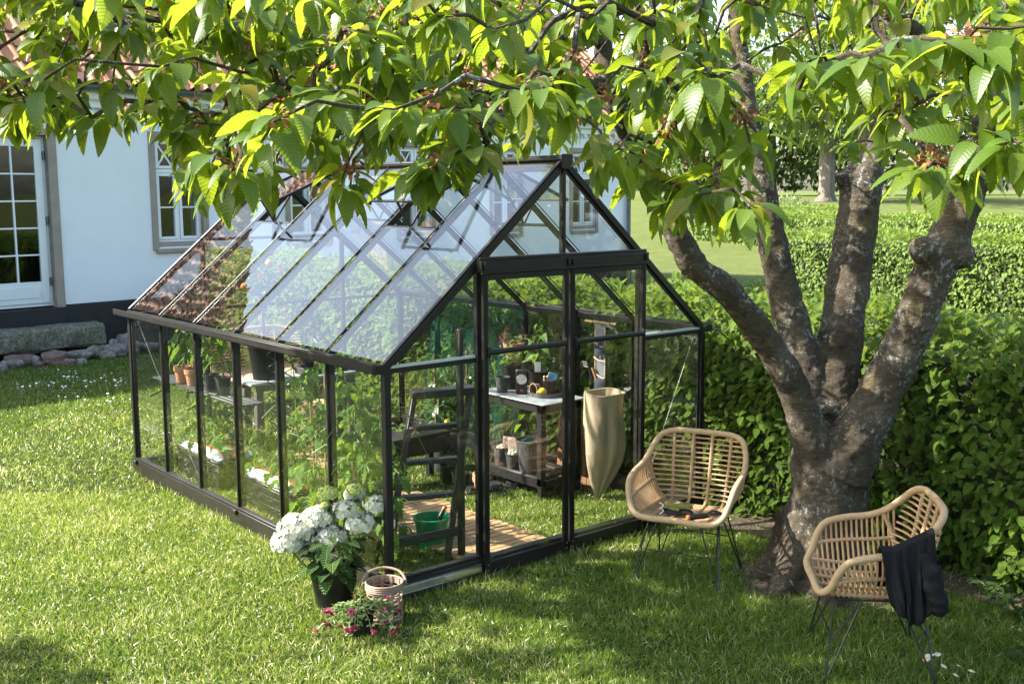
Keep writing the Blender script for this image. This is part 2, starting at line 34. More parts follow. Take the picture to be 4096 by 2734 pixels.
# ---------------- helpers
def tag(o, label=None, cat=None, group=None, kind=None):
    for k, x in (('label', label), ('category', cat), ('group', group), ('kind', kind)):
        if x: o[k] = x
    return o
def thing(name, label, cat, loc=(0, 0, 0), rz=0, group=None):
    o = bpy.data.objects.new(name, None); o.empty_display_size = .1; COL.objects.link(o)
    o.location = loc; o.rotation_euler = (0, 0, rz)
    return tag(o, label, cat, group)
def kids(o): return [c for c in bpy.data.objects if c.parent == o]
def copy_tree(o, parent=None, loc=None, rz=None, label=None, scale=None):
    c = o.copy(); COL.objects.link(c); c.parent = parent
    if loc is not None: c.location = loc
    if rz is not None: c.rotation_euler = (0, 0, rz)
    if scale: c.scale = (scale,) * 3
    if label: c['label'] = label
    for ch in kids(o): copy_tree(ch, c)
    return c
class MB:
    def __init__(s): s.v = []; s.f = []; s.uv = []; s.m = []; s.cm = 0
    def add(s, vs, fs, uv=None):
        b = len(s.v); s.v += [tuple(map(float, p)) for p in vs]
        s.uv += list(uv) if uv is not None else [(0, 0)] * len(vs)
        for f in fs: s.f.append(tuple(b + i for i in f)); s.m.append(s.cm)
        return s
    def box(s, c, d, rot=None, b=.003):
        hx, hy, hz = d[0] / 2, d[1] / 2, d[2] / 2; b = min(b, hx * .6, hy * .6, hz * .6)
        P = []; idx = {}
        for sx in (-1, 1):
            for sy in (-1, 1):
                for sz in (-1, 1):
                    for ax in range(3):
                        q = [sx * (hx - b), sy * (hy - b), sz * (hz - b)]; q[ax] = (sx * hx, sy * hy, sz * hz)[ax]
                        idx[sx, sy, sz, ax] = len(P); P.append(q)
        F = []
        for ax in range(3):
            o = [a for a in range(3) if a != ax]
            for sg in (-1, 1):
                q = []
                for a, bb in ((-1, -1), (1, -1), (1, 1), (-1, 1)):
                    k = [0, 0, 0]; k[ax] = sg; k[o[0]] = a; k[o[1]] = bb; q.append(idx[k[0], k[1], k[2], ax])
                F.append(q if (sg > 0) == (ax != 1) else q[::-1])
        for ax in range(3):
            o = [a for a in range(3) if a != ax]
            for a in (-1, 1):
                for bb in (-1, 1):
                    k0 = [0, 0, 0]; k0[o[0]] = a; k0[o[1]] = bb; k1 = k0[:]; k0[ax] = -1; k1[ax] = 1
                    q = [idx[(*k0, o[0])], idx[(*k1, o[0])], idx[(*k1, o[1])], idx[(*k0, o[1])]]
                    F.append(q if ((a * bb > 0) == (ax == 1)) else q[::-1])
        for sx in (-1, 1):
            for sy in (-1, 1):
                for sz in (-1, 1):
                    q = [idx[sx, sy, sz, 0], idx[sx, sy, sz, 1], idx[sx, sy, sz, 2]]
                    F.append(q if sx * sy * sz > 0 else q[::-1])
        c = Vector(c)
        s.add([(rot @ Vector(p) if rot else Vector(p)) + c for p in P], F); return s
    def bb(s, x0, x1, y0, y1, z0, z1, b=.003):
        return s.box(((x0 + x1) / 2, (y0 + y1) / 2, (z0 + z1) / 2), (abs(x1 - x0), abs(y1 - y0), abs(z1 - z0)), None, b)
    def beam(s, p0, p1, wd, h, up=(0, 0, 1), b=.002):
        p0, p1 = Vector(p0), Vector(p1); y = (p1 - p0); L = y.length; y.normalize()
        x = y.cross(Vector(up))
        if x.length < 1e-4: x = y.cross(Vector((1, 0, 0)))
        x.normalize(); z = x.cross(y)
        return s.box((p0 + p1) / 2, (wd, L, h), Matrix((x, y, z)).transposed(), b)
    def tube(s, pts, r, n=8, closed=False, caps=True):
        P = [Vector(p) for p in pts]; k = len(P)
        rr = [r] * k if not hasattr(r, '__len__') else list(r)
        T = []
        for i in range(k):
            a = P[(i - 1) % k] if (closed or i) else P[i]; b2 = P[(i + 1) % k] if (closed or i < k - 1) else P[i]
            t = b2 - a; T.append(t.normalized() if t.length > 1e-9 else Vector((0, 0, 1)))
        ref = Vector((0, 0, 1)) if abs(T[0].z) < .9 else Vector((1, 0, 0))
        x = T[0].cross(ref).normalized(); vs = []; uv = []; L = 0
        for i in range(k):
            if i:
                L += (P[i] - P[i - 1]).length; x = (x - T[i] * x.dot(T[i])); x = x.normalized() if x.length > 1e-6 else T[i].orthogonal().normalized()
            y = T[i].cross(x)
            for j in range(n):
                a = 2 * math.pi * j / n; vs.append(P[i] + (x * math.cos(a) + y * math.sin(a)) * rr[i]); uv.append((j / n, L))
        fs = []
        for i in range(k if closed else k - 1):
            for j in range(n):
                a, b2 = i * n + j, i * n + (j + 1) % n; c, d = ((i + 1) % k) * n + j, ((i + 1) % k) * n + (j + 1) % n
                fs.append((a, b2, d, c))
        if caps and not closed: fs += [tuple(range(n))[::-1], tuple(range((k - 1) * n, k * n))]
        return s.add(vs, fs, uv)
    def lathe(s, prof, n=24, c=(0, 0, 0), wob=None):
        vs = []; uv = []; fs = []; k = len(prof)
        for i, (r, z) in enumerate(prof):
            for j in range(n):
                a = 2 * math.pi * j / n; q = r * (wob(a, z) if wob else 1)
                vs.append((c[0] + q * math.cos(a), c[1] + q * math.sin(a), c[2] + z)); uv.append((j / n, z))
        for i in range(k - 1):
            for j in range(n): fs.append((i * n + j, i * n + (j + 1) % n, (i + 1) * n + (j + 1) % n, (i + 1) * n + j))
        if prof[0][0] > 1e-5: fs.append(tuple(range(n))[::-1])
        if prof[-1][0] > 1e-5: fs.append(tuple(range((k - 1) * n, k * n)))
        return s.add(vs, fs, uv)
    def ball(s, c, r, n=10, sc_=(1, 1, 1)):
        b = len(s.v); prof = [(max(1e-6, math.sin(math.pi * i / n)), -math.cos(math.pi * i / n)) for i in range(n + 1)]
        s.lathe(prof, n + 2)
        s.v[b:] = [(c[0] + p[0] * r * sc_[0], c[1] + p[1] * r * sc_[1], c[2] + p[2] * r * sc_[2]) for p in s.v[b:]]; return s
    def sheet(s, G, flip=False):
        n, m = len(G), len(G[0]); vs = [p for row in G for p in row]
        fs = [((i * m + j), (i * m + j + 1), ((i + 1) * m + j + 1), ((i + 1) * m + j)) for i in range(n - 1) for j in range(m - 1)]
        if flip: fs = [f[::-1] for f in fs]
        return s.add(vs, fs, [(j / (m - 1), i / (n - 1)) for i in range(n) for j in range(m)])
    def quad(s, a, b, c, d, t):
        a, b, c, d = map(Vector, (a, b, c, d)); nn = (b - a).cross(d - a).normalized() * t
        return s.add([a, b, c, d, a - nn, b - nn, c - nn, d - nn], [(0, 1, 2, 3), (7, 6, 5, 4), (0, 4, 5, 1), (1, 5, 6, 2), (2, 6, 7, 3), (3, 7, 4, 0)])
    def prism(s, poly, z0, z1):
        n = len(poly); s.add([(x, y, z0) for x, y in poly] + [(x, y, z1) for x, y in poly],
                             [tuple(range(n))[::-1], tuple(range(n, 2 * n))] + [(i, (i + 1) % n, n + (i + 1) % n, n + i) for i in range(n)]); return s
    def tri(s, a, b, c, t):
        a, b, c = map(Vector, (a, b, c)); nn = (b - a).cross(c - a).normalized() * t
        return s.add([a, b, c, a - nn, b - nn, c - nn], [(0, 1, 2), (5, 4, 3), (0, 3, 4, 1), (1, 4, 5, 2), (2, 5, 3, 0)])
def part(name, mb, mats, parent=None, label=None, smooth=True, loc=None):
    me = bpy.data.meshes.new(name); me.from_pydata(mb.v, [], mb.f)
    if not isinstance(mats, (list, tuple)): mats = [mats]
    for m in mats: me.materials.append(m)
    if len(mats) > 1: me.polygons.foreach_set('material_index', mb.m)
    if any(u != (0, 0) for u in mb.uv):
        ul = me.uv_layers.new(name='UVMap'); li = np.zeros(len(me.loops), np.int32); me.loops.foreach_get('vertex_index', li)
        ul.data.foreach_set('uv', np.array(mb.uv, np.float32)[li].ravel())
    if smooth:
        me.polygons.foreach_set('use_smooth', np.ones(len(me.polygons), bool)); me.set_sharp_from_angle(angle=R(38))
    me.update()
    o = bpy.data.objects.new(name, me); COL.objects.link(o); o.parent = parent
    if loc: o.location = loc
    if label: o['label'] = label
    return o
def struct(name, mb, m, kind='structure', smooth=False):
    return tag(part(name, mb, m, smooth=smooth), kind=kind)
def bulk_mesh(name, V, F, uv, X, P, rnd, mats, smooth=True):
    """n copies of a quad template: X (n,3,3) matrices, P (n,3) places, rnd (n) random number per copy"""
    n, k, q = len(P), len(V), len(F)
    pts = (np.einsum('nij,kj->nki', X, V) + P[:, None, :]).astype(np.float32)
    me = bpy.data.meshes.new(name); me.vertices.add(n * k); me.vertices.foreach_set('co', pts.ravel())
    fi = (F[None] + (np.arange(n) * k)[:, None, None]).astype(np.int32).ravel()
    me.loops.add(n * q * 4); me.loops.foreach_set('vertex_index', fi)
    me.polygons.add(n * q); me.polygons.foreach_set('loop_start', np.arange(0, n * q * 4, 4, dtype=np.int32))
    if smooth: me.polygons.foreach_set('use_smooth', np.ones(n * q, bool))
    ul = me.uv_layers.new(name='UVMap'); ul.data.foreach_set('uv', np.tile(uv[F.ravel()], (n, 1)).astype(np.float32).ravel())
    at = me.attributes.new('rnd', 'FLOAT', 'POINT'); at.data.foreach_set('value', np.repeat(rnd, k).astype(np.float32))
    for m in mats: me.materials.append(m)
    me.update(calc_edges=True)
    return me
def bulk(name, tpl, A, N, S, P, mat, parent=None, rnd=None, wid=None):
    """leaves: A axis (n,3), N approx normal (n,3), S size (n), P base (n,3)"""
    A = np.asarray(A, float); A = A / np.linalg.norm(A, axis=1, keepdims=True); N = np.asarray(N, float)
    xx = np.cross(A, N); xx /= np.maximum(np.linalg.norm(xx, axis=1, keepdims=True), 1e-6); zz = np.cross(xx, A)
    S = np.asarray(S, float)[:, None]; W = S if wid is None else np.asarray(wid)[:, None]
    X = np.stack([xx * W, A * S, zz * S], axis=2)
    me = bulk_mesh(name, *tpl, X, np.asarray(P, float), rng.random(len(P)) if rnd is None else rnd, [mat] if not isinstance(mat, list) else mat)
    o = bpy.data.objects.new(name, me); COL.objects.link(o); o.parent = parent; return o
def leaf_tpl(nseg=6, width=.42, fold=.25, curl=.35, serr=0, tip=.62, stem=.12):
    V = []; UV = []; F = []
    for i in range(nseg + 1):
        t = i / nseg; y = t; z = -curl * t * t
        prof = width / 2 * (math.sin(math.pi * min(1, t ** tip)) ** .75 if 0 < t < 1 else .0) + .004
        if serr and 0 < i < nseg: prof *= 1 + serr * (1 if i % 2 else -1)
        yy = stem + (1 - stem) * y
        for sx in (-1, 0, 1):
            V.append((sx * prof, yy - (0 if sx == 0 else -.01), z + abs(sx) * prof * fold)); UV.append((sx * prof / width * 2, t))
    for i in range(nseg):
        a = 3 * i; F += [(a, a + 1, a + 4, a + 3), (a + 1, a + 2, a + 5, a + 4)]
    k = len(V)   # the leaf stalk
    V += [(-.008, 0, .01), (.008, 0, .01), (.008, stem, 0), (-.008, stem, 0)]; UV += [(0, 0)] * 4; F.append((k, k + 1, k + 2, k + 3))
    return np.array(V, float), np.array(F), np.array(UV, float)
T_CHERRY = leaf_tpl(15, .46, .24, .34, .03)
T_CHERRY_B = leaf_tpl(7, .46, .24, .34, .02)
T_HEDGE = leaf_tpl(6, .58, .22, .22, .05)
T_SMALL = leaf_tpl(4, .5, .2, .3)
T_PEPPER = leaf_tpl(6, .48, .25, .45)
T_HYD = leaf_tpl(12, .66, .2, .3, .06)
T_TOM = leaf_tpl(8, .55, .2, .4, .28)
T_QUAD = (np.array([(-.3, .5, 0), (0, 0, 0), (.3, .5, .04), (0, 1, -.1)], float), np.array([(0, 1, 2, 3)]), np.array([(-1, .5), (0, 0), (1, .5), (0, 1)], float))
def unit(n):
    v = rng.normal(size=(n, 3)); return v / np.linalg.norm(v, axis=1, keepdims=True)
# ---------------- materials
def newmat(name):
    m = bpy.data.materials.new(name); m.use_nodes = True; t = m.node_tree
    for n in list(t.nodes): t.nodes.remove(n)
    out = t.nodes.new('ShaderNodeOutputMaterial'); return m, t, out
class G:
    def __init__(s, t): s.t = t
    def n(s, typ, **k):
        nd = s.t.nodes.new('ShaderNode' + typ)
        for a, b in k.items(): setattr(nd, a, b)
        return nd
    def l(s, a, b): s.t.links.new(a, b)
    def put(s, sock, x):
        if isinstance(x, bpy.types.NodeSocket): s.l(x, sock)
        else: sock.default_value = (*x, 1) if isinstance(x, tuple) and len(x) == 3 and sock.type == 'RGBA' else x
    def math(s, op, a, b=0.0, c=0.0):
        nd = s.n('Math', operation=op); s.put(nd.inputs[0], a); s.put(nd.inputs[1], b); s.put(nd.inputs[2], c); return nd.outputs[0]
    def mix(s, f, a, b, typ='MIX'):
        nd = s.n('Mix', data_type='RGBA', blend_type=typ); s.put(nd.inputs[0], f); s.put(nd.inputs[6], a); s.put(nd.inputs[7], b); return nd.outputs[2]
    def noise(s, scale, vec=None, det=4, rough=.55, out=0):
        nd = s.n('TexNoise'); nd.inputs['Scale'].default_value = scale; nd.inputs['Detail'].default_value = det; nd.inputs['Roughness'].default_value = rough
        if vec: s.l(vec, nd.inputs['Vector'])
        return nd.outputs[out]
    def ramp(s, f, stops):
        nd = s.n('ValToRGB'); e = nd.color_ramp.elements
        while len(e) < len(stops): e.new(.5)
        for el, (p, c) in zip(e, stops): el.position = p; el.color = (*c, 1) if len(c) == 3 else c
        s.put(nd.inputs[0], f); return nd.outputs[0]
    def coord(s, which='Object', scale=None):
        o = s.n('TexCoord').outputs[which]
        if scale:
            mp = s.n('Mapping'); mp.inputs['Scale'].default_value = scale; s.l(o, mp.inputs[0]); o = mp.outputs[0]
        return o
    def bump(s, h, st=.3, d=.01, nrm=None):
        nd = s.n('Bump'); nd.inputs['Strength'].default_value = st; nd.inputs['Distance'].default_value = d; s.l(h, nd.inputs['Height'])
        if nrm: s.l(nrm, nd.inputs['Normal'])
        return nd.outputs[0]
    def bsdf(s, col, rough=.6, nrm=None, spec=.5, metal=0.0):
        nd = s.n('BsdfPrincipled'); s.put(nd.inputs['Base Color'], col); s.put(nd.inputs['Roughness'], rough)
        nd.inputs['Specular IOR Level'].default_value = spec; nd.inputs['Metallic'].default_value = metal
        if nrm: s.l(nrm, nd.inputs['Normal'])
        return nd.outputs[0]
def M(name, col, rough=.6, var=.2, vs=6, bump=.2, bs=60, bd=.004, spec=.5, metal=0.0, col2=None, thr=.5, stretch=None):
    m, t, out = newmat(name); g = G(t); c = g.coord('Object', stretch)
    lo = tuple(x * (1 - var) for x in col); hi = tuple(min(1, x * (1 + var)) for x in col)
    cc = g.ramp(g.noise(vs, c), [(.3, lo), (.7, hi)])
    if col2: cc = g.mix(g.ramp(g.noise(vs * 2.3, c, 6, .65), [(thr - .04, (0, 0, 0)), (thr + .06, (1, 1, 1))]), cc, col2)
    rr = g.ramp(g.noise(vs * 3, c), [(.3, (rough * .85,) * 3), (.7, (min(1, rough * 1.15),) * 3)])
    g.l(g.bsdf(cc, rr, g.bump(g.noise(bs, c), bump, bd) if bump else None, spec, metal), out.inputs[0]); return m
def leafmat(name, stops, trans, tf=.42, rough=.42, veins=9, bump=.5, spec=.5, vc=.26):
    m, t, out = newmat(name); g = G(t)
    a = g.n('Attribute', attribute_name='rnd').outputs['Fac']
    uv = g.n('UVMap').outputs[0]; sx = g.n('SeparateXYZ'); g.l(uv, sx.inputs[0])
    au = g.math('ABSOLUTE', sx.outputs[0])
    vein = g.math('ABSOLUTE', g.math('SINE', g.math('MULTIPLY', g.math('SUBTRACT', sx.outputs[1], g.math('MULTIPLY', au, .16)), veins * math.pi)))
    rib = g.math('SMOOTH_MIN', g.math('MULTIPLY', au, 9.0), 1.0, .1)
    h = g.math('MULTIPLY', vein, rib)
    col = g.ramp(a, stops)
    col = g.mix(g.math('MULTIPLY', g.math('SUBTRACT', 1.0, h), vc), col, g.mix(.5, col, (.35, .45, .12)))
    nr = g.bump(h, bump, .02)
    b = g.bsdf(col, rough, nr, spec)
    tr = g.n('BsdfTranslucent'); g.l(g.mix(1.0, g.ramp(a, [(0, tuple(x * .75 for x in trans)), (1, tuple(x * 1.2 for x in trans))]), g.math('ADD', .65, g.math('MULTIPLY', h, .35)), 'MULTIPLY'), tr.inputs[0]); g.l(nr, tr.inputs[1])
    mx = g.n('MixShader'); mx.inputs[0].default_value = tf; g.l(b, mx.inputs[1]); g.l(tr.outputs[0], mx.inputs[2]); g.l(mx.outputs[0], out.inputs[0]); return m
def glassmat(name, tint=(.99, .995, .992), wav=.03, dust=.003):
    m, t, out = newmat(name); g = G(t)
    lw = g.n('LayerWeight'); lw.inputs[0].default_value = .5
    f = g.math('ADD', .044, g.math('MULTIPLY', .956, g.math('POWER', lw.outputs['Facing'], 4.6)))
    tb = g.n('BsdfTransparent'); tb.inputs[0].default_value = (*tint, 1)
    gl = g.n('BsdfGlossy'); gl.inputs['Roughness'].default_value = .0
    g.l(g.bump(g.noise(3.2, g.coord('Object'), 2, .5), wav, .05), gl.inputs['Normal'])
    df = g.n('BsdfDiffuse'); df.inputs[0].default_value = (.8, .8, .78, 1)
    m0 = g.n('MixShader'); g.put(m0.inputs[0], g.math('MULTIPLY', g.ramp(g.noise(5, g.coord('Object'), 6, .7), [(.35, (.2,) * 3), (.75, (1,) * 3)]), dust))
    g.l(tb.outputs[0], m0.inputs[1]); g.l(df.outputs[0], m0.inputs[2])
    mx = g.n('MixShader'); g.l(f, mx.inputs[0]); g.l(m0.outputs[0], mx.inputs[1]); g.l(gl.outputs[0], mx.inputs[2]); g.l(mx.outputs[0], out.inputs[0]); return m
def wrapmat(name, c0, c1, period=.009, rough=.55):
    m, t, out = newmat(name); g = G(t); uv = g.n('UVMap').outputs[0]; sx = g.n('SeparateXYZ'); g.l(uv, sx.inputs[0])
    wv = g.math('ABSOLUTE', g.math('SINE', g.math('MULTIPLY', sx.outputs[1], math.pi / period)))
    cc = g.mix(g.noise(7, g.coord('Object')), c0, c1); cc = g.mix(g.math('MULTIPLY', g.math('POWER', g.math('SUBTRACT', 1.0, wv), 3.0), .55), cc, tuple(x * .45 for x in c0))
    g.l(g.bsdf(cc, rough, g.bump(wv, .6, .003)), out.inputs[0]); return m
GREEN = [(0, (.045, .105, .012)), (.45, (.075, .155, .016)), (.8, (.11, .20, .02)), (1, (.20, .22, .03))]
m_cherry = leafmat('cherry_leaf', [(0, (.07, .135, .018)), (.5, (.10, .175, .022)), (.88, (.13, .19, .024)), (1, (.26, .20, .03))], (.40, .52, .03), .5, .40, 11, .09, vc=.10)
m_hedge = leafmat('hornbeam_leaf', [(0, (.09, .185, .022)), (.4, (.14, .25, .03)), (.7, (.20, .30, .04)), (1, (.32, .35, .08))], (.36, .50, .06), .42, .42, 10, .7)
m_hedge_far = leafmat('far_hedge_leaf', [(0, (.09, .16, .015)), (.6, (.14, .23, .022)), (1, (.24, .30, .05))], (.36, .48, .06), .35, .5, 8, .3)
m_tree = leafmat('tree_leaf', [(0, (.04, .08, .012)), (.6, (.07, .125, .015)), (1, (.11, .17, .025))], (.20, .30, .04), .3, .5, 6, .2)
m_pale = leafmat('pale_leaf', [(0, (.12, .17, .06)), (.6, (.17, .22, .09)), (1, (.25, .30, .14))], (.25, .32, .1), .3, .5, 6, .2)
m_veg = leafmat('vegetable_leaf', [(0, (.045, .12, .012)), (.6, (.08, .18, .018)), (1, (.13, .24, .03))], (.28, .48, .04), .42, .42, 7, .5)
m_citrus = leafmat('citrus_leaf', [(0, (.02, .06, .012)), (.7, (.035, .09, .015)), (1, (.07, .13, .02))], (.12, .22, .02), .25, .25, 8, .3)
m_hyd = leafmat('hydrangea_leaf', [(0, (.03, .085, .02)), (.7, (.05, .12, .025)), (1, (.09, .17, .03))], (.16, .30, .04), .3, .4, 8, .8)
m_pet = leafmat('petunia_leaf', [(0, (.08, .15, .04)), (.6, (.13, .20, .06)), (1, (.2, .26, .1))], (.25, .35, .08), .3, .5, 5, .3)
m_boxw = leafmat('boxwood_leaf', [(0, (.015, .04, .008)), (1, (.04, .08, .015))], (.06, .12, .02), .2, .4, 5, .2)
m_petal = leafmat('magenta_petal', [(0, (.22, .006, .06)), (1, (.42, .02, .14))], (.45, .02, .12), .3, .5, 4, .3)
m_white = leafmat('white_floret', [(0, (.60, .60, .44)), (.5, (.74, .73, .62)), (1, (.84, .83, .75))], (.6, .6, .45), .25, .7, 3, .3)
m_lime = leafmat('lime_floret', [(0, (.50, .60, .16)), (1, (.76, .80, .36))], (.6, .7, .2), .3, .6, 3, .3)
m_stem = M('green_stem', (.10, .17, .03), .55, .2, 20, .1)
m_remn = leafmat('blossom_remains', [(0, (.20, .07, .03)), (1, (.42, .17, .09))], (.4, .12, .06), .25, .6, 4, .3)
m_glass = glassmat('greenhouse_glass')
m_wglass = glassmat('window_glass', (.75, .8, .78), .03, .0)
m_black = M('black_powder_coat', (.015, .014, .013), .42, .25, 4, .05, 200, spec=.3)
m_alu = M('bare_aluminium', (.55, .55, .54), .38, .15, 8, .1, 80, metal=1.0)
m_strip = M('glazing_strip', (.50, .56, .56), .3, .1, 5, 0)
m_wall = M('white_render', (.74, .76, .76), .9, .04, 1.2, .35, 30, .006)
m_plinth = M('black_plinth', (.010, .010, .011), .6, .3, 3, .3, 30)
m_surr = M('beige_surround', (.30, .25, .20), .85, .1, 4, .2, 60)
m_wood_w = M('white_paint', (.72, .74, .73), .45, .04, 4, .05, 60)
m_zinc = M('zinc', (.17, .19, .19), .5, .25, 5, .1, 30, metal=.7)
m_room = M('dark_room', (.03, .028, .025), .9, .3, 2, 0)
m_granite = M('granite', (.20, .19, .15), .95, .45, 14, 1, 60, .02, col2=(.09, .10, .045), thr=.53, spec=.2)
m_stone = M('field_stone', (.26, .23, .20), .95, .5, 9, 1, 40, .02, col2=(.12, .11, .085), thr=.55, spec=.2)
m_stone_r = M('red_field_stone', (.21, .14, .12), .95, .4, 9, 1, 40, .02, col2=(.13, .105, .09), thr=.54, spec=.2)
m_terra = M('terracotta', (.50, .25, .14), .85, .15, 14, .25, 90, .002, col2=(.55, .36, .26), thr=.62)
m_terra_w = M('worn_terracotta', (.42, .19, .10), .85, .2, 14, .25, 90, .002, col2=(.24, .14, .09), thr=.58)
m_pot = M('black_plastic', (.011, .011, .011), .4, .3, 9, .1, 120, .001, col2=(.028, .026, .024), thr=.62, spec=.35)
m_potg = M('grey_plastic', (.05, .05, .049), .55, .25, 12, .15, 120, .001, col2=(.15, .145, .135), thr=.6)
m_soil = M('potting_soil', (.035, .022, .014), .95, .5, 60, 1, 140, .01)
m_green = M('green_plastic', (.012, .24, .10), .35, .12, 6, .05, 60)
m_orange = M('orange_plastic', (.75, .19, .02), .4, .1, 6, 0)
m_tool = M('black_tool', (.010, .010, .011), .4, .2, 20, .05)
m_bench = M('black_stained_wood', (.010, .0095, .009), .45, .35, 8, .5, 40, .003, stretch=(4, 4, .7))
m_ladder = M('worn_black_paint', (.012, .0115, .011), .5, .3, 10, .4, 60, .003, col2=(.20, .14, .09), thr=.72)
m_topz = M('zinc_bench_top', (.30, .33, .34), .45, .3, 10, .1, 60, metal=.4)
m_slat = M('green_grey_shelf', (.055, .06, .055), .45, .2, 10, .1, 60)
m_tabw = M('weathered_table_top', (.34, .36, .35), .75, .2, 12, .4, 60, .003, stretch=(1, 8, 8))
m_tabl = M('weathered_table_leg', (.10, .085, .07), .8, .3, 12, .5, 60, .003, stretch=(6, 6, 1))
m_deck = M('deck_board', (.36, .23, .11), .75, .28, 5, .5, 40, .003, stretch=(.7, 9, 9))
m_plank = M('brown_plank', (.20, .10, .045), .75, .35, 6, .5, 40, .003, stretch=(6, 6, .7))
m_bamboo = M('bamboo', (.38, .24, .12), .5, .2, 20, .2)
m_log = M('log_end_grain', (.48, .30, .15), .7, .2, 20, .3); m_bark2 = M('log_bark', (.16, .09, .05), .9, .4, 20, .9, 40, .01)
m_lemon = M('lemon_peel', (.72, .46, .02), .4, .08, 20, .35, 120, .001)
m_orangef = M('orange_peel', (.75, .28, .02), .4, .08, 20, .35, 120, .001)
m_rattan = wrapmat('rattan_wrap', (.46, .30, .16), (.55, .38, .22))
m_rod = M('rattan_rod', (.45, .28, .14), .5, .2, 14, .15, 80, .001)
m_basket = M('grey_willow', (.26, .185, .13), .65, .3, 14, .4, 60, .002)
m_willow = M('wicker_dark', (.09, .075, .06), .7, .3, 14, .4, 60, .002)
m_wire = M('black_wire_leg', (.012, .012, .013), .4, .2, 20, 0)
m_peat = M('peat_pot', (.22, .15, .09), .9, .3, 30, .6, 90, .003)
m_tray = M('grey_tray', (.07, .075, .08), .4, .2, 10, .1, metal=.5)
m_white_p = M('white_paper', (.75, .75, .72), .6, .05, 10, 0)
m_blue_p = M('blue_seed_packet', (.06, .30, .50), .5, .3, 20, 0, col2=(.55, .30, .45), thr=.58)
m_pack = M('bulb_packet', (.55, .38, .32), .5, .4, 25, 0, col2=(.10, .07, .06), thr=.56)
m_red = M('red_plastic', (.55, .02, .02), .4, .1, 6, 0)
m_glove = M('olive_glove', (.16, .16, .03), .85, .3, 30, .5, 90, .002); m_glove_b = M('black_glove', (.012, .013, .02), .8, .3, 30, .4, 90, .002)
m_bulb = M('bulb_skin', (.62, .45, .28), .6, .3, 30, .3)
m_daisy = M('daisy_petal', (.85, .85, .82), .6, .03, 10, 0); m_daisyc = M('daisy_centre', (.75, .50, .03), .7, .1, 60, .5)
m_bar_sunlit = M('sunlit_glazing_bar', (.30, .29, .28), .4, .2, 8, 0, metal=.8)
m_wirez = M('galvanised_wire', (.25, .26, .24), .45, .1, 20, 0, metal=.6)
m_veg_f = M('unripe_tomato', (.13, .26, .03), .3, .1, 10, 0)
m_pack2 = M('pale_bulb_packet', (.66, .50, .42), .5, .3, 25, 0, col2=(.35, .16, .12), thr=.58)
m_basil = leafmat('basil_leaf', [(0, (.08, .20, .015)), (1, (.15, .30, .03))], (.3, .52, .05), .4, .35, 5, .4)
m_white_c = M('head_core_white', (.30, .36, .16), .8, .1, 10, 0)
m_lime_c = M('head_core_lime', (.35, .45, .10), .8, .1, 10, 0)
m_daisy_l = leafmat('daisy_ray', [(0, (.85, .85, .82)), (1, (.9, .9, .88))], (.8, .8, .75), .25, .6, 2, 0)
m_oak = M('oak_bark', (.15, .13, .105), .95, .35, 1.5, .8, 6, .1, stretch=(3, 3, .5))
m_core_f = M('far_hedge_core', (.05, .085, .014), .95, .4, 3, 1, 20, .08)
m_spiral = M('dark_spiral', (.02, .025, .022), .3, .2, 20, 0, metal=.6)
def weave(name, c0, c1, s, bump=.5, holes=0.0, rough=.9):
    m, t, out = newmat(name); g = G(t); uv = g.n('UVMap').outputs[0]; sx = g.n('SeparateXYZ'); g.l(uv, sx.inputs[0])
    a = g.math('ABSOLUTE', g.math('SINE', g.math('MULTIPLY', sx.outputs[0], s[0] * math.pi))); b = g.math('ABSOLUTE', g.math('SINE', g.math('MULTIPLY', sx.outputs[1], s[1] * math.pi)))
    h = g.math('MAXIMUM', a, b)
    cc = g.mix(g.noise(90, g.coord('Object'), 5, .7), c0, c1); cc = g.mix(g.math('MULTIPLY', g.math('SUBTRACT', 1.0, h), .6), cc, tuple(x * .4 for x in c0))
    bs = g.bsdf(cc, rough, g.bump(h, bump, .002), .2)
    tr = g.n('BsdfTranslucent'); g.l(cc, tr.inputs[0]); mx = g.n('MixShader'); mx.inputs[0].default_value = .3; g.l(bs, mx.inputs[1]); g.l(tr.outputs[0], mx.inputs[2]); o = mx.outputs[0]
    if holes:
        hole = g.math('LESS_THAN', g.math('MINIMUM', g.math('ADD', a, .25), b), holes)
        m2 = g.n('MixShader'); g.l(hole, m2.inputs[0]); tp = g.n('BsdfTransparent'); g.l(o, m2.inputs[1]); g.l(tp.outputs[0], m2.inputs[2]); o = m2.outputs[0]
    g.l(o, out.inputs[0]); return m
m_burlap = weave('burlap', (.46, .37, .24), (.60, .51, .36), (170, 90), .9)
m_canvas = weave('grey_canvas', (.16, .17, .18), (.26, .27, .27), (60, 300), .5)
m_denim = weave('blue_grey_canvas', (.05, .06, .08), (.09, .10, .13), (60, 300), .5)
m_net = weave('green_shade_net', (.008, .10, .085), (.015, .16, .14), (260, 120), .3, .87, .5)
m_knit = weave('dark_knit', (.008, .008, .010), (.034, .034, .038), (90, 300), .5)
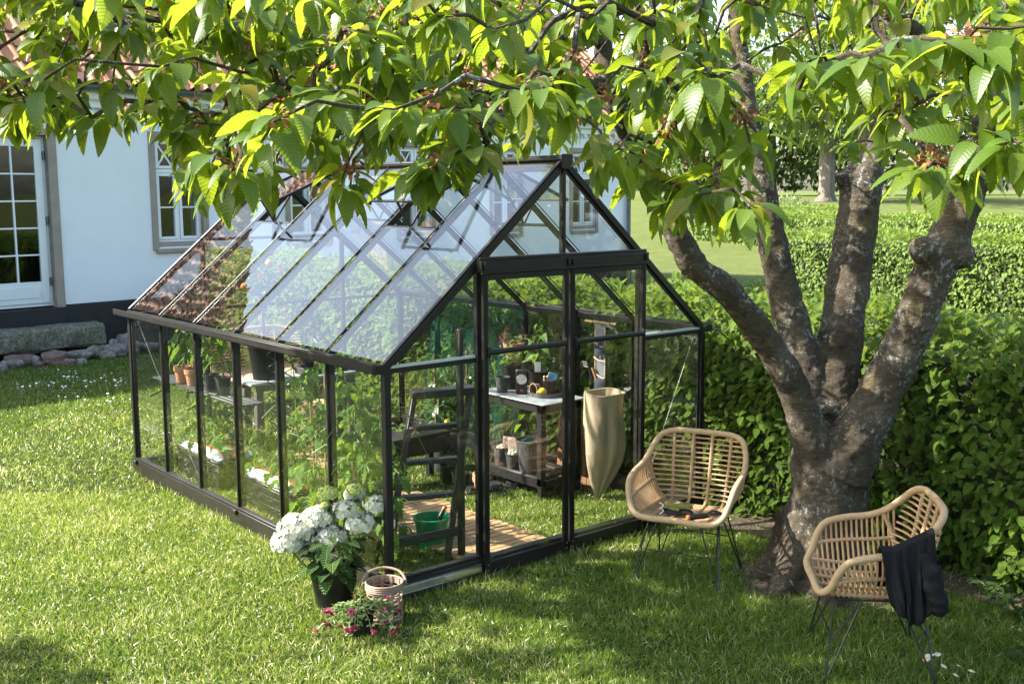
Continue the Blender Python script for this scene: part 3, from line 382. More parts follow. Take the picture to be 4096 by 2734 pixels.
def barkmat():
    m, t, out = newmat('cherry_bark'); g = G(t); c = g.coord('Object'); cs = g.coord('Object', (7, 7, 26)); cw = g.n('VectorMath', operation='ADD'); g.l(cs, cw.inputs[0]); g.l(g.noise(5, c, 3, .6, 1), cw.inputs[1]); cs = cw.outputs[0]
    base = g.ramp(g.noise(3.2, c, 8, .7), [(.32, (.038, .030, .022)), (.5, (.085, .067, .046)), (.68, (.17, .135, .095))])
    ln = g.noise(2.6, cs, 7, .72); base = g.mix(g.math('MULTIPLY', g.ramp(ln, [(.50, (0,) * 3), (.68, (1,) * 3)]), .35), base, (.24, .19, .145))
    base = g.mix(g.math('MULTIPLY', g.ramp(ln, [(.30, (1,) * 3), (.42, (0,) * 3)]), .8), base, (.022, .017, .013))
    moss = g.math('MULTIPLY', g.ramp(g.noise(4, c, 5, .6), [(.56, (0,) * 3), (.66, (1,) * 3)]), g.ramp(g.noise(30, c, 4, .7), [(.42, (0,) * 3), (.58, (1,) * 3)])); base = g.mix(g.math('MULTIPLY', moss, .6), base, (.15, .115, .03))
    li = g.math('MULTIPLY', g.ramp(g.noise(3.4, c, 4, .6), [(.47, (0,) * 3), (.60, (1,) * 3)]), g.ramp(g.noise(34, c, 6, .75), [(.53, (0,) * 3), (.58, (1,) * 3)]))
    sp = g.ramp(g.noise(17, c, 2, .5), [(.74, (0,) * 3), (.77, (1,) * 3)]); lic = g.math('MAXIMUM', li, g.math('MULTIPLY', sp, .8))
    base = g.mix(lic, base, g.mix(g.noise(70, c, 4, .7), (.27, .29, .26), (.55, .57, .52)))
    hgt = g.math('ADD', g.math('MULTIPLY', ln, .7), g.math('ADD', g.math('MULTIPLY', g.noise(26, c, 8, .75), .9), g.math('MULTIPLY', lic, .2)))
    g.l(g.bsdf(base, .9, g.bump(hgt, 1.0, .03), .25), out.inputs[0]); return m
m_bark = barkmat()
def tilemat():
    m, t, out = newmat('clay_tile'); g = G(t); c = g.coord('Object'); rnd = g.n('Attribute', attribute_name='rnd').outputs['Fac']
    cc = g.ramp(rnd, [(0, (.33, .13, .065)), (.5, (.46, .215, .12)), (1, (.54, .30, .18))])
    cc = g.mix(g.math('MULTIPLY', g.ramp(g.noise(14, c, 5, .7), [(.55, (0,) * 3), (.7, (1,) * 3)]), .5), cc, (.40, .33, .16))
    g.l(g.bsdf(cc, .8, g.bump(g.noise(50, c), .2, .01), .3), out.inputs[0]); return m
m_tile = tilemat()
def groundmat():
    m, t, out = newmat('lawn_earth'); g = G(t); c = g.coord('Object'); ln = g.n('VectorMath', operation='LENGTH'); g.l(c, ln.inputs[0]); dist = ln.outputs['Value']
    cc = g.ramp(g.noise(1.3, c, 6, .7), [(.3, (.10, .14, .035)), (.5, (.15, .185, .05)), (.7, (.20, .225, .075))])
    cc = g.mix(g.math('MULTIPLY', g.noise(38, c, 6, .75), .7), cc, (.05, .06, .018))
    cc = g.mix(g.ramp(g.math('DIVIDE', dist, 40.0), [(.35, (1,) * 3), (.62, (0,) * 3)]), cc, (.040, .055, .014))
    g.l(g.bsdf(cc, .95, g.bump(g.noise(60, c, 6, .8), .8, .05), .1), out.inputs[0]); return m
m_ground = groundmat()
m_bed = M('dry_soil', (.085, .058, .040), .95, .4, 12, 1, 70, .03, col2=(.15, .105, .075), thr=.55)
def grassmat():
    m, t, out = newmat('grass_blade'); g = G(t); a = g.n('Attribute', attribute_name='rnd').outputs['Fac']
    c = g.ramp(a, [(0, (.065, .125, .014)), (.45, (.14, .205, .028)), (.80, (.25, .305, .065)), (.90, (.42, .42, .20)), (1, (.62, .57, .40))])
    tr = g.n('BsdfTranslucent'); g.l(g.mix(1.0, c, (2.2, 2.1, 1.6), 'MULTIPLY'), tr.inputs[0]); mx = g.n('MixShader'); mx.inputs[0].default_value = .4
    g.l(g.bsdf(c, .33, None, .6), mx.inputs[1]); g.l(tr.outputs[0], mx.inputs[2]); g.l(mx.outputs[0], out.inputs[0]); return m
m_grass = grassmat()
def bagmat():
    m, t, out = newmat('grow_bag_print'); g = G(t); uv = g.n('UVMap').outputs[0]; sx = g.n('SeparateXYZ'); g.l(uv, sx.inputs[0]); pass
    u = sx.outputs[0]; nz = g.noise(9, g.coord('Object'), 5, .7)
    pr = g.ramp(nz, [(.42, (.015, .20, .07)), (.50, (.02, .28, .10)), (.53, (.50, .07, .03)), (.60, (.45, .12, .04)), (.66, (.10, .25, .06))])
    cc = g.mix(g.math('GREATER_THAN', u, .24), (.45, .05, .03), pr); cc = g.mix(g.math('LESS_THAN', u, .17), cc, (.82, .84, .84)); cc = g.mix(g.math('GREATER_THAN', u, .86), cc, (.82, .84, .84))
    g.l(g.bsdf(cc, .3, g.bump(g.noise(14, g.coord('Object'), 5), .4, .03)), out.inputs[0]); return m
m_bag = bagmat()
# ---------------- the setting: ground
def ground_z(x, y):
    d = (x - CAM.x) * .634 + (y - CAM.y) * .761
    return 0 if d < 30 else (1.85 * (1 - math.cos(min(1, (d - 30) / 45) * math.pi)) / 2)
mb = MB(); n = 90; vs = []
def gl(i): s = (i / (n - 1) * 2 - 1); return 12 * s + 600 * s ** 5
for i in range(n):
    for j in range(n):
        x, y = gl(i), gl(j) + 4; vs.append((x, y, ground_z(x, y)))
mb.add(vs, [(j * n + i, (j + 1) * n + i, (j + 1) * n + i + 1, j * n + i + 1) for i in range(n - 1) for j in range(n - 1)])
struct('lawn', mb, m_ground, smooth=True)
mb = MB(); BED = []
for k in range(46):
    a = 2 * math.pi * k / 46; BED.append((2.3 + math.cos(a) * (.62 + .1 * math.sin(3 * a) + .07 * math.sin(7 * a)), -1.42 + math.sin(a) * (.56 + .1 * math.sin(4 * a + 1))))
mb.add([(x, y, .004) for x, y in BED], [tuple(range(46))])
STRIP = [(2.62 + .07 * math.sin(y * 3.1) + .05 * math.sin(y * 7.3) + (.0 if y < 0 else .1), y) for y in np.linspace(-6, 7, 60)]
mb.add([(x, y, .008) for x, y in STRIP] + [(4.2, y, .008) for x, y in STRIP], [(i, 60 + i, 61 + i, i + 1) for i in range(59)])
struct('soil_bed', mb, m_bed)
# ---------------- house (local frame: x along the wall, y into the house)
HO = (-1.191, 11.334, 0); HR = R(6)
house = thing('white_house', 'white rendered farmhouse with red clay tile roof and black plinth', 'house', HO, HR)
X0, X1, DEP, EAVE = -9.0, 16.83, 9.0, 3.92
wins = [4.67 + 2.507 * k for k in range(5)]
mb = MB(); cols = [(1.10, 2.98, .69, 3.19)] + [(s, s + .8, 1.57, 3.21) for s in wins]
cur = X0
for s0, s1, z0, z1 in cols:
    mb.bb(cur, s0, 0, .38, .70, EAVE, 0); mb.bb(s0, s1, 0, .38, .70, z0, 0) if z0 > .71 else None; mb.bb(s0, s1, 0, .38, z1, EAVE, 0); cur = s1
mb.bb(cur, X1, 0, .38, .70, EAVE, 0)
mb.bb(X0, X0 + .38, .38, DEP, .70, EAVE, 0); mb.bb(X1 - .38, X1, .38, DEP, .70, EAVE, 0); mb.bb(X0 + .38, X1 - .38, DEP - .38, DEP, .70, EAVE, 0)
RZ = EAVE + DEP / 2 * .9 - .05
for xa in (X0, X1 - .38):
    mb.add([(xa, .0, EAVE), (xa, DEP, EAVE), (xa, DEP / 2, RZ), (xa + .38, .0, EAVE), (xa + .38, DEP, EAVE), (xa + .38, DEP / 2, RZ)], [(0, 2, 1), (3, 4, 5), (0, 3, 5, 2), (1, 2, 5, 4), (0, 1, 4, 3)])
part('wall', mb, m_wall, house)
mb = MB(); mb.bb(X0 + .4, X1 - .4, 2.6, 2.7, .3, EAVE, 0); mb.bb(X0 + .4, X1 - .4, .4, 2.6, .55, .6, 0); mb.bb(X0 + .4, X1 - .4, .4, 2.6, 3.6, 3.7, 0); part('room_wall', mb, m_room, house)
mb = MB(); mb.bb(X0 - .02, 1.0, -.03, .36, 0, .69, .01); mb.bb(1.0, 3.1, -.06, .36, 0, .67, .01); mb.bb(3.1, X1 + .02, -.03, .36, 0, .69, .01); mb.bb(X1 - .3, X1 + .02, .36, DEP, 0, .69, .01); part('plinth', mb, m_plinth, house)
mb = MB(); mb.bb(X0, X1 + .03, -.07, 0, 3.62, 3.74, .004); mb.bb(X0, X1 + .05, -.16, 0, 3.74, 3.95, .01)
for i in range(int((X1 - X0) / .22)): mb.bb(X0 + .05 + i * .22, X0 + .15 + i * .22, -.065, 0, 3.545, 3.62, .004)
part('cornice', mb, m_wall, house)
def halfpipe(mb, x0, x1, y, z, r, n=10):
    for rr, fl in ((r, 1), (r - .004, 0)):
        G_ = [[(x, y + rr * math.cos(math.pi + math.pi * i / n), z + rr * math.sin(math.pi + math.pi * i / n)) for i in range(n + 1)] for x in (x0, x1)]; mb.sheet(G_, bool(fl))
    mb.tube([(x0, y - r, z), (x1, y - r, z)], .009, 6)
mb = MB(); halfpipe(mb, X0 - .1, X1 + .12, -.27, 3.93, .075)
for i in range(30):
    x = X0 + .3 + i * .87
    if x < X1: mb.tube([(x, -.27 + .082 * math.cos(math.pi + math.pi * k / 8), 3.93 + .082 * math.sin(math.pi + math.pi * k / 8)) for k in range(9)], .010, 5)
part('gutter', mb, m_zinc, house)
mb = MB(); mb.tube([(16.63, -.27, 3.88), (16.63, -.2, 3.7), (16.63, -.09, 3.5), (16.63, -.09, .05)], .05, 12); part('downpipe', mb, m_zinc, house)
# clay tiles: one wavy course above the other
def tiles():
    px, rows = .235, 17; nx = int((X1 - X0 + .5) / px); prof = []
    for k in range(8):
        t = k / 8; prof.append((t, .060 * math.sin(math.pi * min(1, t / .62)) ** .8 if t < .62 else -.012 * math.sin(math.pi * (t - .62) / .38)))
    V = []; F = []; rn = []; L = 6.47; dl = L / rows; c, s = math.cos(R(42)), math.sin(R(42))
    for side in (0, 1):
        for r in range(rows):
            for i in range(nx):
                b = len(V); q = random.random()
                for e in (0, 1):
                    d = r * dl + e * (dl + .02) - .05
                    for k in range(9):
                        t, h = prof[k % 8]; h += .036 * (1 - e); x = X0 - .2 + (i + (k / 8)) * px
                        y = -.32 + d * c - h * s; z = 3.97 + d * s + h * c
                        V.append((x, y if side == 0 else DEP - y, z)); rn.append(q)
                for k in range(9):   # the thick lower lip
                    t, h = prof[k % 8]; x = X0 - .2 + (i + (k / 8)) * px; d = r * dl - .05; h += .016
                    y = -.32 + d * c - h * s; V.append((x, y if side == 0 else DEP - y, 3.97 + d * s + h * c)); rn.append(q)
                for k in range(8):
                    f = [(b + k, b + k + 1, b + 10 + k, b + 9 + k), (b + 18 + k, b + 19 + k, b + 1 + k, b + k)]
                    F += f if side == 0 else [g[::-1] for g in f]
    me = bpy.data.meshes.new('roof'); me.from_pydata(V, [], F); at = me.attributes.new('rnd', 'FLOAT', 'POINT'); at.data.foreach_set('value', np.array(rn, np.float32))
    me.materials.append(m_tile); me.polygons.foreach_set('use_smooth', np.ones(len(F), bool)); me.set_sharp_from_angle(angle=R(50)); me.update()
    o = bpy.data.objects.new('roof', me); COL.objects.link(o); o.parent = house
    mb = MB(); mb.tube([(x, DEP / 2, 8.32 + .015 * (i % 2)) for i, x in enumerate(np.arange(X0 - .2, X1 + .2, .2))], .12, 12)
    part('ridge_tiles', mb, m_tile, o)
tiles()
mb = MB(); mb.bb(15.2, 15.9, 3.9, 4.6, 8.2, 9.5, .01); mb.bb(15.15, 15.95, 3.85, 4.65, 9.5, 9.62, .01); part('chimney', mb, m_wall, house)
def frame_rect(mb, x0, x1, z0, z1, wd, y0, y1):
    mb.bb(x0, x0 + wd, y0, y1, z0, z1); mb.bb(x1 - wd, x1, y0, y1, z0, z1); mb.bb(x0 + wd, x1 - wd, y0, y1, z0, z0 + wd); mb.bb(x0 + wd, x1 - wd, y0, y1, z1 - wd, z1)
def window(s):
    mb = MB(); x1 = s + .8; frame_rect(mb, s, x1, 1.57, 3.21, .035, .06, .15)
    mb.bb(s + .035, x1 - .035, .065, .145, 2.67, 2.73); mb.bb(s + .38, s + .42, .065, .145, 1.605, 2.67); mb.bb(s + .38, s + .42, .065, .145, 2.73, 3.175)
    for a, b in ((s + .038, s + .378), (s + .422, x1 - .038)):
        frame_rect(mb, a, b, 1.61, 2.665, .048, .05, .12); mb.bb(a + .048, b - .048, .06, .11, 2.11, 2.135)
        frame_rect(mb, a, b, 2.735, 3.17, .048, .05, .12)
        mb.beam((a + .05, .085, 2.785), (b - .05, .085, 3.12), .03, .022, (0, 1, 0)); mb.beam((a + .05, .088, 3.12), (b - .05, .088, 2.785), .03, .022, (0, 1, 0))
    f = part('window', mb, m_wood_w, house)
    p = MB()
    for a, b in ((s + .038, s + .378), (s + .422, x1 - .038)):
        for z0, z1 in ((1.655, 2.62), (2.78, 3.125)): p.bb(a + .046, b - .046, .092, .098, z0, z1, 0)
    part('pane', p, m_wglass, f)
    q = MB(); q.bb(s - .1, s, -.022, .10, 1.45, 3.31, .004); q.bb(x1, x1 + .1, -.022, .10, 1.45, 3.31, .004); q.bb(s, x1, -.022, .10, 3.21, 3.31, .004); q.bb(s, x1, -.01, .10, 1.5, 1.57, .004); part('surround', q, m_surr, f)
    q = MB(); q.bb(s - .05, x1 + .05, -.07, .02, 1.40, 1.47, .01); part('sill', q, m_surr, f)
for s in wins: window(s)
mb = MB(); frame_rect(mb, 1.1, 2.98, .69, 3.19, .045, .1, .2)
for a in (1.148, 2.045):
    b = a + .887; mb.bb(a, a + .11, .08, .14, .74, 3.14); mb.bb(b - .11, b, .08, .14, .74, 3.14); mb.bb(a + .11, b - .11, .08, .14, 3.03, 3.14); mb.bb(a + .11, b - .11, .08, .14, .74, 1.06); mb.bb(a + .15, b - .15, .07, .08, .82, .99)
    mb.bb(a + .43, a + .457, .085, .135, 1.06, 3.03)
    for k in range(1, 5): mb.bb(a + .11, b - .11, .09, .13, 1.06 + k * .394 - .012, 1.06 + k * .394 + .012)
fd = part('french_door', mb, m_wood_w, house)
p = MB()
for a in (1.148, 2.045): p.bb(a + .11, a + .777, .108, .114, 1.06, 3.03, 0)
part('pane', p, m_wglass, fd)
for z in (1.0, 1.9, 2.85): q = MB(); q.bb(2.94, 2.965, .055, .1, z, z + .11); q.tube([(2.952, .06, z - .01), (2.952, .06, z + .12)], .011, 8); part('hinge', q, m_zinc, fd)
q = MB(); q.bb(1.0, 1.1, -.03, .12, .66, 3.29, .004); q.bb(2.98, 3.11, -.03, .12, .66, 3.29, .004); q.bb(1.1, 2.98, -.03, .12, 3.19, 3.29, .004); part('surround', q, m_surr, fd)
# ---------------- granite step and field stones
def rocky(mb, c, d, seed, n=14, rough=.12):
    b = len(mb.v); mb.ball((0, 0, 0), 1, n); rs = np.random.default_rng(seed); ph = rs.random(12) * 6.28
    for i in range(b, len(mb.v)):
        x, y, z = mb.v[i]; k = 1 + rough * (math.sin(3 * x + ph[0]) + math.sin(4 * y + ph[1]) + math.sin(3.5 * z + ph[2])) * .7 + rough * .5 * math.sin(7 * x + 6 * y + ph[3])
        e = max(abs(x), abs(y), abs(z)) ** .35
        mb.v[i] = (c[0] + x * d[0] * k / e * .85, c[1] + y * d[1] * k / e * .85, c[2] + z * d[2] * k / e * .85)
mb = MB(); b0 = len(mb.v); N1 = 40
G_ = []
for i in range(N1 + 1):
    x = -3.0 * (1 - i / N1) + 3.42 * (i / N1); ring = []
    for j in range(20):
        a = 2 * math.pi * j / 20; cx, cz = math.cos(a), math.sin(a); e = max(abs(cx), abs(cz)) ** .85
        ring.append((x, cx / e * .25 + .012 * math.sin(9 * x + j) , .27 + cz / e * .175 + .010 * math.sin(7 * x + 2 * j)))
    G_.append(ring + [ring[0]])
mb.sheet(G_); mb.add(G_[-1][:-1], [tuple(range(20))])
tag(part('granite_step', mb, m_granite, loc=(HO[0] + .045, HO[1] - .36, 0)), 'long mossy granite step below the white french door', 'step').rotation_euler = (0, 0, HR)
st = [(30, 845, .2, 0), (112, 838, .1, 1), (160, 812, .28, 1), (150, 838, .09, 0), (215, 800, .19, 0), (222, 828, .12, 0), (262, 815, .1, 0), (60, 822, .17, 1), (95, 815, .1, 1), (70, 842, .08, 1), (290, 818, .12, 0), (243, 792, .11, 0), (275, 797, .1, 0), (205, 781, .1, 1), (262, 781, .14, 0), (236, 771, .12, 0), (293, 786, .09, 0), (185, 803, .16, 0)]
SP = [(.78, 10.42, .15, .10), (1.10, 10.32, .09, .07), (1.35, 10.45, .27, .14), (1.45, 10.12, .10, .08), (1.78, 10.62, .22, .11), (1.62, 10.2, .12, .07), (2.08, 10.45, .12, .10), (.95, 10.62, .24, .12), (1.12, 10.52, .09, .11), (.62, 10.3, .10, .07), (2.25, 10.62, .17, .11), (2.42, 10.86, .14, .11), (2.56, 10.66, .07, .06), (2.16, 10.86, .10, .12), (2.62, 11.02, .15, .11), (2.40, 11.08, .11, .17), (2.86, 10.86, .14, .10), (2.80, 11.1, .13, .08), (2.0, 10.75, .14, .14), (2.62, 11.22, .2, .2), (.3, 10.3, .2, .12)]
SL = ['pale grey rounded field stone at the near edge of the stone heap', 'small pinkish field stone low in the stone heap', 'largest reddish field stone lying along the heap under the step', 'small rose pink stone standing in the grass edge', 'long flat greenish field stone below the granite step', 'yellowish grey stone in front of the largest red stone', 'round grey stone with a dark underside', 'wide dull red stone right below the step', 'small dark round stone perched on the wide dull red stone', 'smallest flat stone beside the pale grey rounded one',
      'mottled grey green stone halfway along the heap', 'pinkish angular stone behind the mottled one', 'tiny egg shaped stone at the grass', 'brownish stone just under the end of the granite step', 'yellow green stone past the step end', 'rusty brown flat stone against the step end', 'whitish angular stone next to the greenhouse corner', 'flat tan stone close to the greenhouse corner', 'grey stone wedged under the middle of the step', 'big dark bluish stone leaning on the black plinth', 'grey boulder at the cut off end of the heap']
for i, (x, y, r, h) in enumerate(SP):
    mb = MB(); rocky(mb, (0, 0, h * .55), (r * 1.05, r * .72, h * .8), i); tag(part('field_stone', mb, m_stone_r if i in (1, 2, 3, 7) else m_stone, loc=(x, y, 0)), SL[i], 'stone', 'field stones under the granite step').rotation_euler = (0, 0, i * .9)
# ---------------- hedges
def hedge(name, label, p0, p1, wd, h, near, mat, size, tpl, seed=0, top_bright=True):
    p0, p1 = Vector((*p0, 0)), Vector((*p1, 0)); y = (p1 - p0); L = y.length; ang = math.atan2(y.y, y.x); z0 = ground_z(*((p0 + p1) / 2).xy)
    o = thing(name, label, 'hedge', (p0.x, p0.y, z0), ang)
    mb = MB(); ins = .16 if near else .1
    nx = max(4, int(L / .5)); G_ = []
    for i in range(nx + 1):
        x = ins + (L - 2 * ins) * i / nx; q = .05 * math.sin(x * 2.3 + seed)
        G_.append([(x, ins + q, .02), (x, ins + q, h - ins), (x, wd - ins, h - ins), (x, wd - ins, .02)])
    mb.sheet(G_); mb.add(G_[0], [(0, 1, 2, 3)]); mb.add(G_[-1], [(3, 2, 1, 0)])
    part('inner_twigs', mb, m_core if near > 500 else m_core_f, o)
    P = []; Nn = []
    def put(n, f):
        for _ in range(int(n)):
            p, nn = f(); P.append(p); Nn.append(nn)
    dens = near
    wob = lambda x, z: .05 * math.sin(x * 2.1 + seed) + .05 * math.sin(x * 5.3 + z * 4) + .04 * math.sin(z * 6 + x * 1.3)
    def face():
        x = random.uniform(0, L); z = random.uniform(.03, h); d = random.random() ** 1.6 * .2
        return (x, d + wob(x, z) - .04, z), (0, -1, .35)
    def back():
        x = random.uniform(0, L); z = random.uniform(.3, h); d = random.random() ** 1.6 * .2; return (x, wd - d, z), (0, 1, .35)
    def top():
        x = random.uniform(0, L); yy = random.uniform(0, wd); d = random.random() ** 2.2 * .2; return (x, yy, h - d + .05 + .05 * math.sin(x * 3.7 + yy * 4) + (random.random() ** 8) * .10), (0, 0, 1)
    def end(s):
        def f():
            yy = random.uniform(0, wd); z = random.uniform(.05, h); d = random.random() ** 1.6 * .2; return (d if s < 0 else L - d, yy, z), (s, 0, .35)
        return f
    put(dens * L * h, face); put(dens * .25 * L * h, back); put(dens * L * wd * .95, top); put(dens * h * wd, end(-1)); put(dens * h * wd, end(1))
    P = np.array(P); Nn = np.array(Nn, float); n = len(P)
    A = Nn * rng.uniform(.3, 1.0, (n, 1)) + unit(n) * .65 + np.array([0, 0, -.55]) * (Nn[:, 2:3] < .9)
    NN = Nn * .9 + np.array([0, 0, .75]) + unit(n) * .55
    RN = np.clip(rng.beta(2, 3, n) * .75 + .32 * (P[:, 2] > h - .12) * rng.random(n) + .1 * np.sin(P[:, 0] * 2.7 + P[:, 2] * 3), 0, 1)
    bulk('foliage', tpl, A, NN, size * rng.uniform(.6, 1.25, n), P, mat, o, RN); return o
m_core = M('hedge_core', (.035, .045, .014), .95, .5, 7, 1, 30, .05)

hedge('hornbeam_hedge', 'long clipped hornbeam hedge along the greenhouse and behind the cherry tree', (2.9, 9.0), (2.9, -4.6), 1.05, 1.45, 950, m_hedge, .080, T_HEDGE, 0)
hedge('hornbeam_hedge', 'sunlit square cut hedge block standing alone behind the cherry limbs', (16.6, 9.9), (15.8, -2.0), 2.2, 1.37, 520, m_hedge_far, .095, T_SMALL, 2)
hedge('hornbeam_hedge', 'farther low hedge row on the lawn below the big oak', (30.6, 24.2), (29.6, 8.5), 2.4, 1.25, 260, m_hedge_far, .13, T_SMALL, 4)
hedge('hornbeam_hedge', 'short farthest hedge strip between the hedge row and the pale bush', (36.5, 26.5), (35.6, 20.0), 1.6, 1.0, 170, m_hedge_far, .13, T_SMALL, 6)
# ---------------- bushes and far trees
def blob_plant(name, label, cat, loc, rad, n, size, mat, tpl, seed=0, stemname='stem', group=None):
    o = thing(name, label, cat, loc, 0, group); u = unit(n); rr = (.55 + .45 * rng.random((n, 1)) ** .4) * (1 + .14 * np.sin(u[:, :1] * 5 + seed) + .12 * np.sin(u[:, 2:3] * 7 + u[:, 1:2] * 5 + seed))
    P = u * rr * np.array(rad) + np.array([0, 0, rad[2] * .92]); P[:, 2] = np.maximum(P[:, 2], .03)
    bulk('foliage', tpl, u + unit(n) * .7, u * .6 + np.array([0, 0, .8]) + unit(n) * .5, size * rng.uniform(.6, 1.3, n), P, mat, o)
    mb = MB()
    for k in range(9):
        a = k * 2.4; mb.tube([(0, 0, 0), (math.cos(a) * rad[0] * .35, math.sin(a) * rad[1] * .35, rad[2] * .8), (math.cos(a) * rad[0] * .6, math.sin(a) * rad[1] * .6, rad[2] * 1.4)], [.03 * rad[0], .02 * rad[0], .006], 5)
    part(stemname, mb, m_bark2, o); return o
blob_plant('boxwood_bush', 'dark round box bush against the black plinth', 'bush', (3.9, 11.1, 0), (.62, .42, .52), 5200, .05, m_boxw, T_QUAD, 1)
blob_plant('silver_bush', 'pale silvery bush at the edge of the far lawn', 'bush', (38.9, 25.5, ground_z(38.9, 25.5)), (1.6, 1.6, .62), 1500, .16, m_pale, T_SMALL, 2)
def far_tree(label, x, y, h, rad, n, size, mat, trunk_r, crown0, seed, loose=.3):
    rs = np.random.default_rng(seed); o = thing('park_tree', label, 'tree', (x, y, ground_z(x, y) - .05))
    mb = MB(); mb.tube([(0, 0, 0), (.02, 0, .4), (0, .03, h * .3), (.1, .1, h * .6), (.1, 0, h * .9)], [trunk_r * 1.5, trunk_r * 1.05, trunk_r * .9, trunk_r * .5, .05], 12)
    tips = []
    for k in range(16):
        a = k * 2.4; z = crown0 + (h - crown0) * (k % 8 + .5) / 9; q = rad * rs.uniform(.5, .95) * math.sqrt(max(.1, 1 - ((z - (crown0 + h) / 2) / (h - crown0) * 1.7) ** 2))
        p = [(0, 0, z * .8), (math.cos(a) * q * .5, math.sin(a) * q * .5, z), (math.cos(a) * q, math.sin(a) * q, z + .6)]; mb.tube(p, [trunk_r * .4, trunk_r * .22, .04], 6); tips += p[1:]
    part('trunk', mb, m_oak, o)
    tips = np.array(tips); cl = []
    for t in tips:
        for _ in range(5): cl.append(t + rs.normal(size=3) * rad * np.array([.26, .26, .16]))
    cl = np.array(cl); idx = rs.integers(0, len(cl), n); P = cl[idx] + rs.normal(size=(n, 3)) * rad * loose * np.array([.33, .33, .2]); P[:, 2] = np.maximum(P[:, 2], crown0 * .7)
    u = unit(n); bulk('crown', T_SMALL, u + np.array([0, 0, -.3]), u * .6 + np.array([0, 0, .9]), size * rng.uniform(.6, 1.4, n), P, mat, o); return o
far_tree('big old oak with a thick pale trunk and an airy crown on the far lawn', 54.4, 34.0, 14, 6.5, 7500, .42, m_tree, .48, 3.6, 1, .36)
FT = [(70, 58, 13, 5.5, 'dense dark tree at the wood edge nearest the house'), (77, 55, 12, 5.5, 'dark round tree at the wood edge behind the oak trunk'), (84, 50, 14, 6, 'tall tree behind the middle of the far lawn'), (90, 43, 12, 5.5, 'broad tree past the oak on the far lawn edge'), (96, 35, 14, 6, 'tree with hanging crown far beyond the hedge block'), (98, 26, 12, 6, 'wide tree standing far behind the thickest cherry limb'), (78, 64, 16, 6, 'tallest tree rising behind the house gable'), (88, 57, 15, 6.5, 'tall loose tree between the two dark wood edge trees')]
for i, (x, y, h, r_, lb) in enumerate(FT): far_tree(lb, x, y, h, r_, 3200, .62, m_tree, .4, 1.4, 10 + i, .5)
# ---------------- greenhouse
GW, GLn, HE, HRD, HB = 2.702, 3.86, 1.39, 2.545, .12
SX = GW / 2; SLOPE = (HRD - HE) / SX; st_ = GLn / 6
gh = thing('greenhouse', 'black framed glass greenhouse with double front doors and open roof windows', 'greenhouse', (0, 0, 0))
mb = MB()
for x in (0, GW): mb.bb(x - .03, x + .03, -.03, GLn + .03, 0, HB)
for y in (0, GLn): mb.bb(.031, GW - .031, y - .03, y + .03, 0, HB - .001)
mb.bb(-.022, .022, .0, GLn, HB, HB + .018); mb.bb(GW - .022, GW + .022, 0, GLn, HB, HB + .018); mb.bb(.04, .66, -.022, .022, HB - .001, HB + .02); mb.bb(2.05, GW - .04, -.022, .022, HB - .001, HB + .02)
for y in (.03, st_ * 3, GLn - .05): mb.box((-.035, y, HB - .012), (.03, .06, .03))
part('base_frame', mb, m_black, gh)
def rz(x): return HE + (x if x < SX else GW - x) * SLOPE
for x in (0, GW):
    for y in (0, GLn):
        mb = MB(); sx = 1 if x == 0 else -1; sy = 1 if y == 0 else -1
        mb.bb(x - .021, x + .021, y - .021, y + .021, HB, HE - .02); mb.bb(x + sx * .021, x + sx * .034, y - .006, y + .006, HB, HE - .02); mb.bb(x - .006, x + .006, y + sy * .021, y + sy * .034, HB, HE - .02)
        part('corner_post', mb, m_black, gh)
for x in (0, GW):
    for k in range(1, 6):
        mb = MB(); sx = 1 if x == 0 else -1; y = k * st_
        mb.bb(x - .006, x + .016 if sx > 0 else x + .006, y - .009, y + .009, HB + .01, HE - .03) if sx > 0 else mb.bb(x - .016, x + .006, y - .009, y + .009, HB + .01, HE - .03)
        mb.bb(x + sx * .016, x + sx * .052, y - .005, y + .005, HB + .01, HE - .03); mb.bb(x - sx * .012, x - sx * .006, y - .009, y + .009, HB + .018, HE - .03)
        part('wall_post', mb, m_black, gh)
for x, sx in ((0, -1), (GW, 1)):
    mb = MB(); mb.bb(x - .02, x + .02, -.02, GLn + .02, HE - .05, HE - .005)
    a = x + sx * .02; b = x + sx * .09
    mb.bb(min(a, b), max(a, b), -.02, GLn + .12, HE - .045, HE - .037); c_ = x + sx * .09; mb.bb(min(c_, c_ + sx * .008), max(c_, c_ + sx * .008), -.02, GLn + .12, HE - .038, HE + .006)
    mb.bb(min(a, b), max(a, b), -.028, -.02, HE - .038, HE + .006)
    part('gutter', mb, m_black, gh)
mb = MB(); mb.bb(SX - .03, SX + .03, -.03, GLn + .03, HRD - .01, HRD + .03, .012); mb.bb(SX - .012, SX + .012, -.02, GLn + .02, HRD - .07, HRD - .01); mb.bb(SX - .045, SX + .045, -.045, -.03, HRD - .06, HRD + .035, .01)
part('ridge_beam', mb, m_black, gh)
nL = Vector((-SLOPE, 0, 1)).normalized()
for side in (0, 1):
    nn = nL if side == 0 else Vector((SLOPE, 0, 1)).normalized()
    for k in range(7):
        y = k * st_; mb = MB(); xa, xb = (0, SX - .02) if side == 0 else (GW, SX + .02); e = k in (0, 6); wd = .040 if e else .018
        p0, p1 = Vector((xa, y, HE)), Vector((xb, y, rz(xb)))
        mb.beam(p0 - nn * .012, p1 - nn * .012, wd, .034 if e else .012, nn); mb.beam(p0 - nn * .034, p1 - nn * .034, .01, .032, nn)
        r_ = part('rafter', mb, m_black, gh)
        q = MB(); q.beam(p0 + nn * .012, p1 + nn * .012, .028 if e else .011, .006, nn); part('glazing_bar', q, m_bar_sunlit if (side == 0 and k > 3) else m_black, r_)  # rear left bars brighter: sun highlight put into their colour
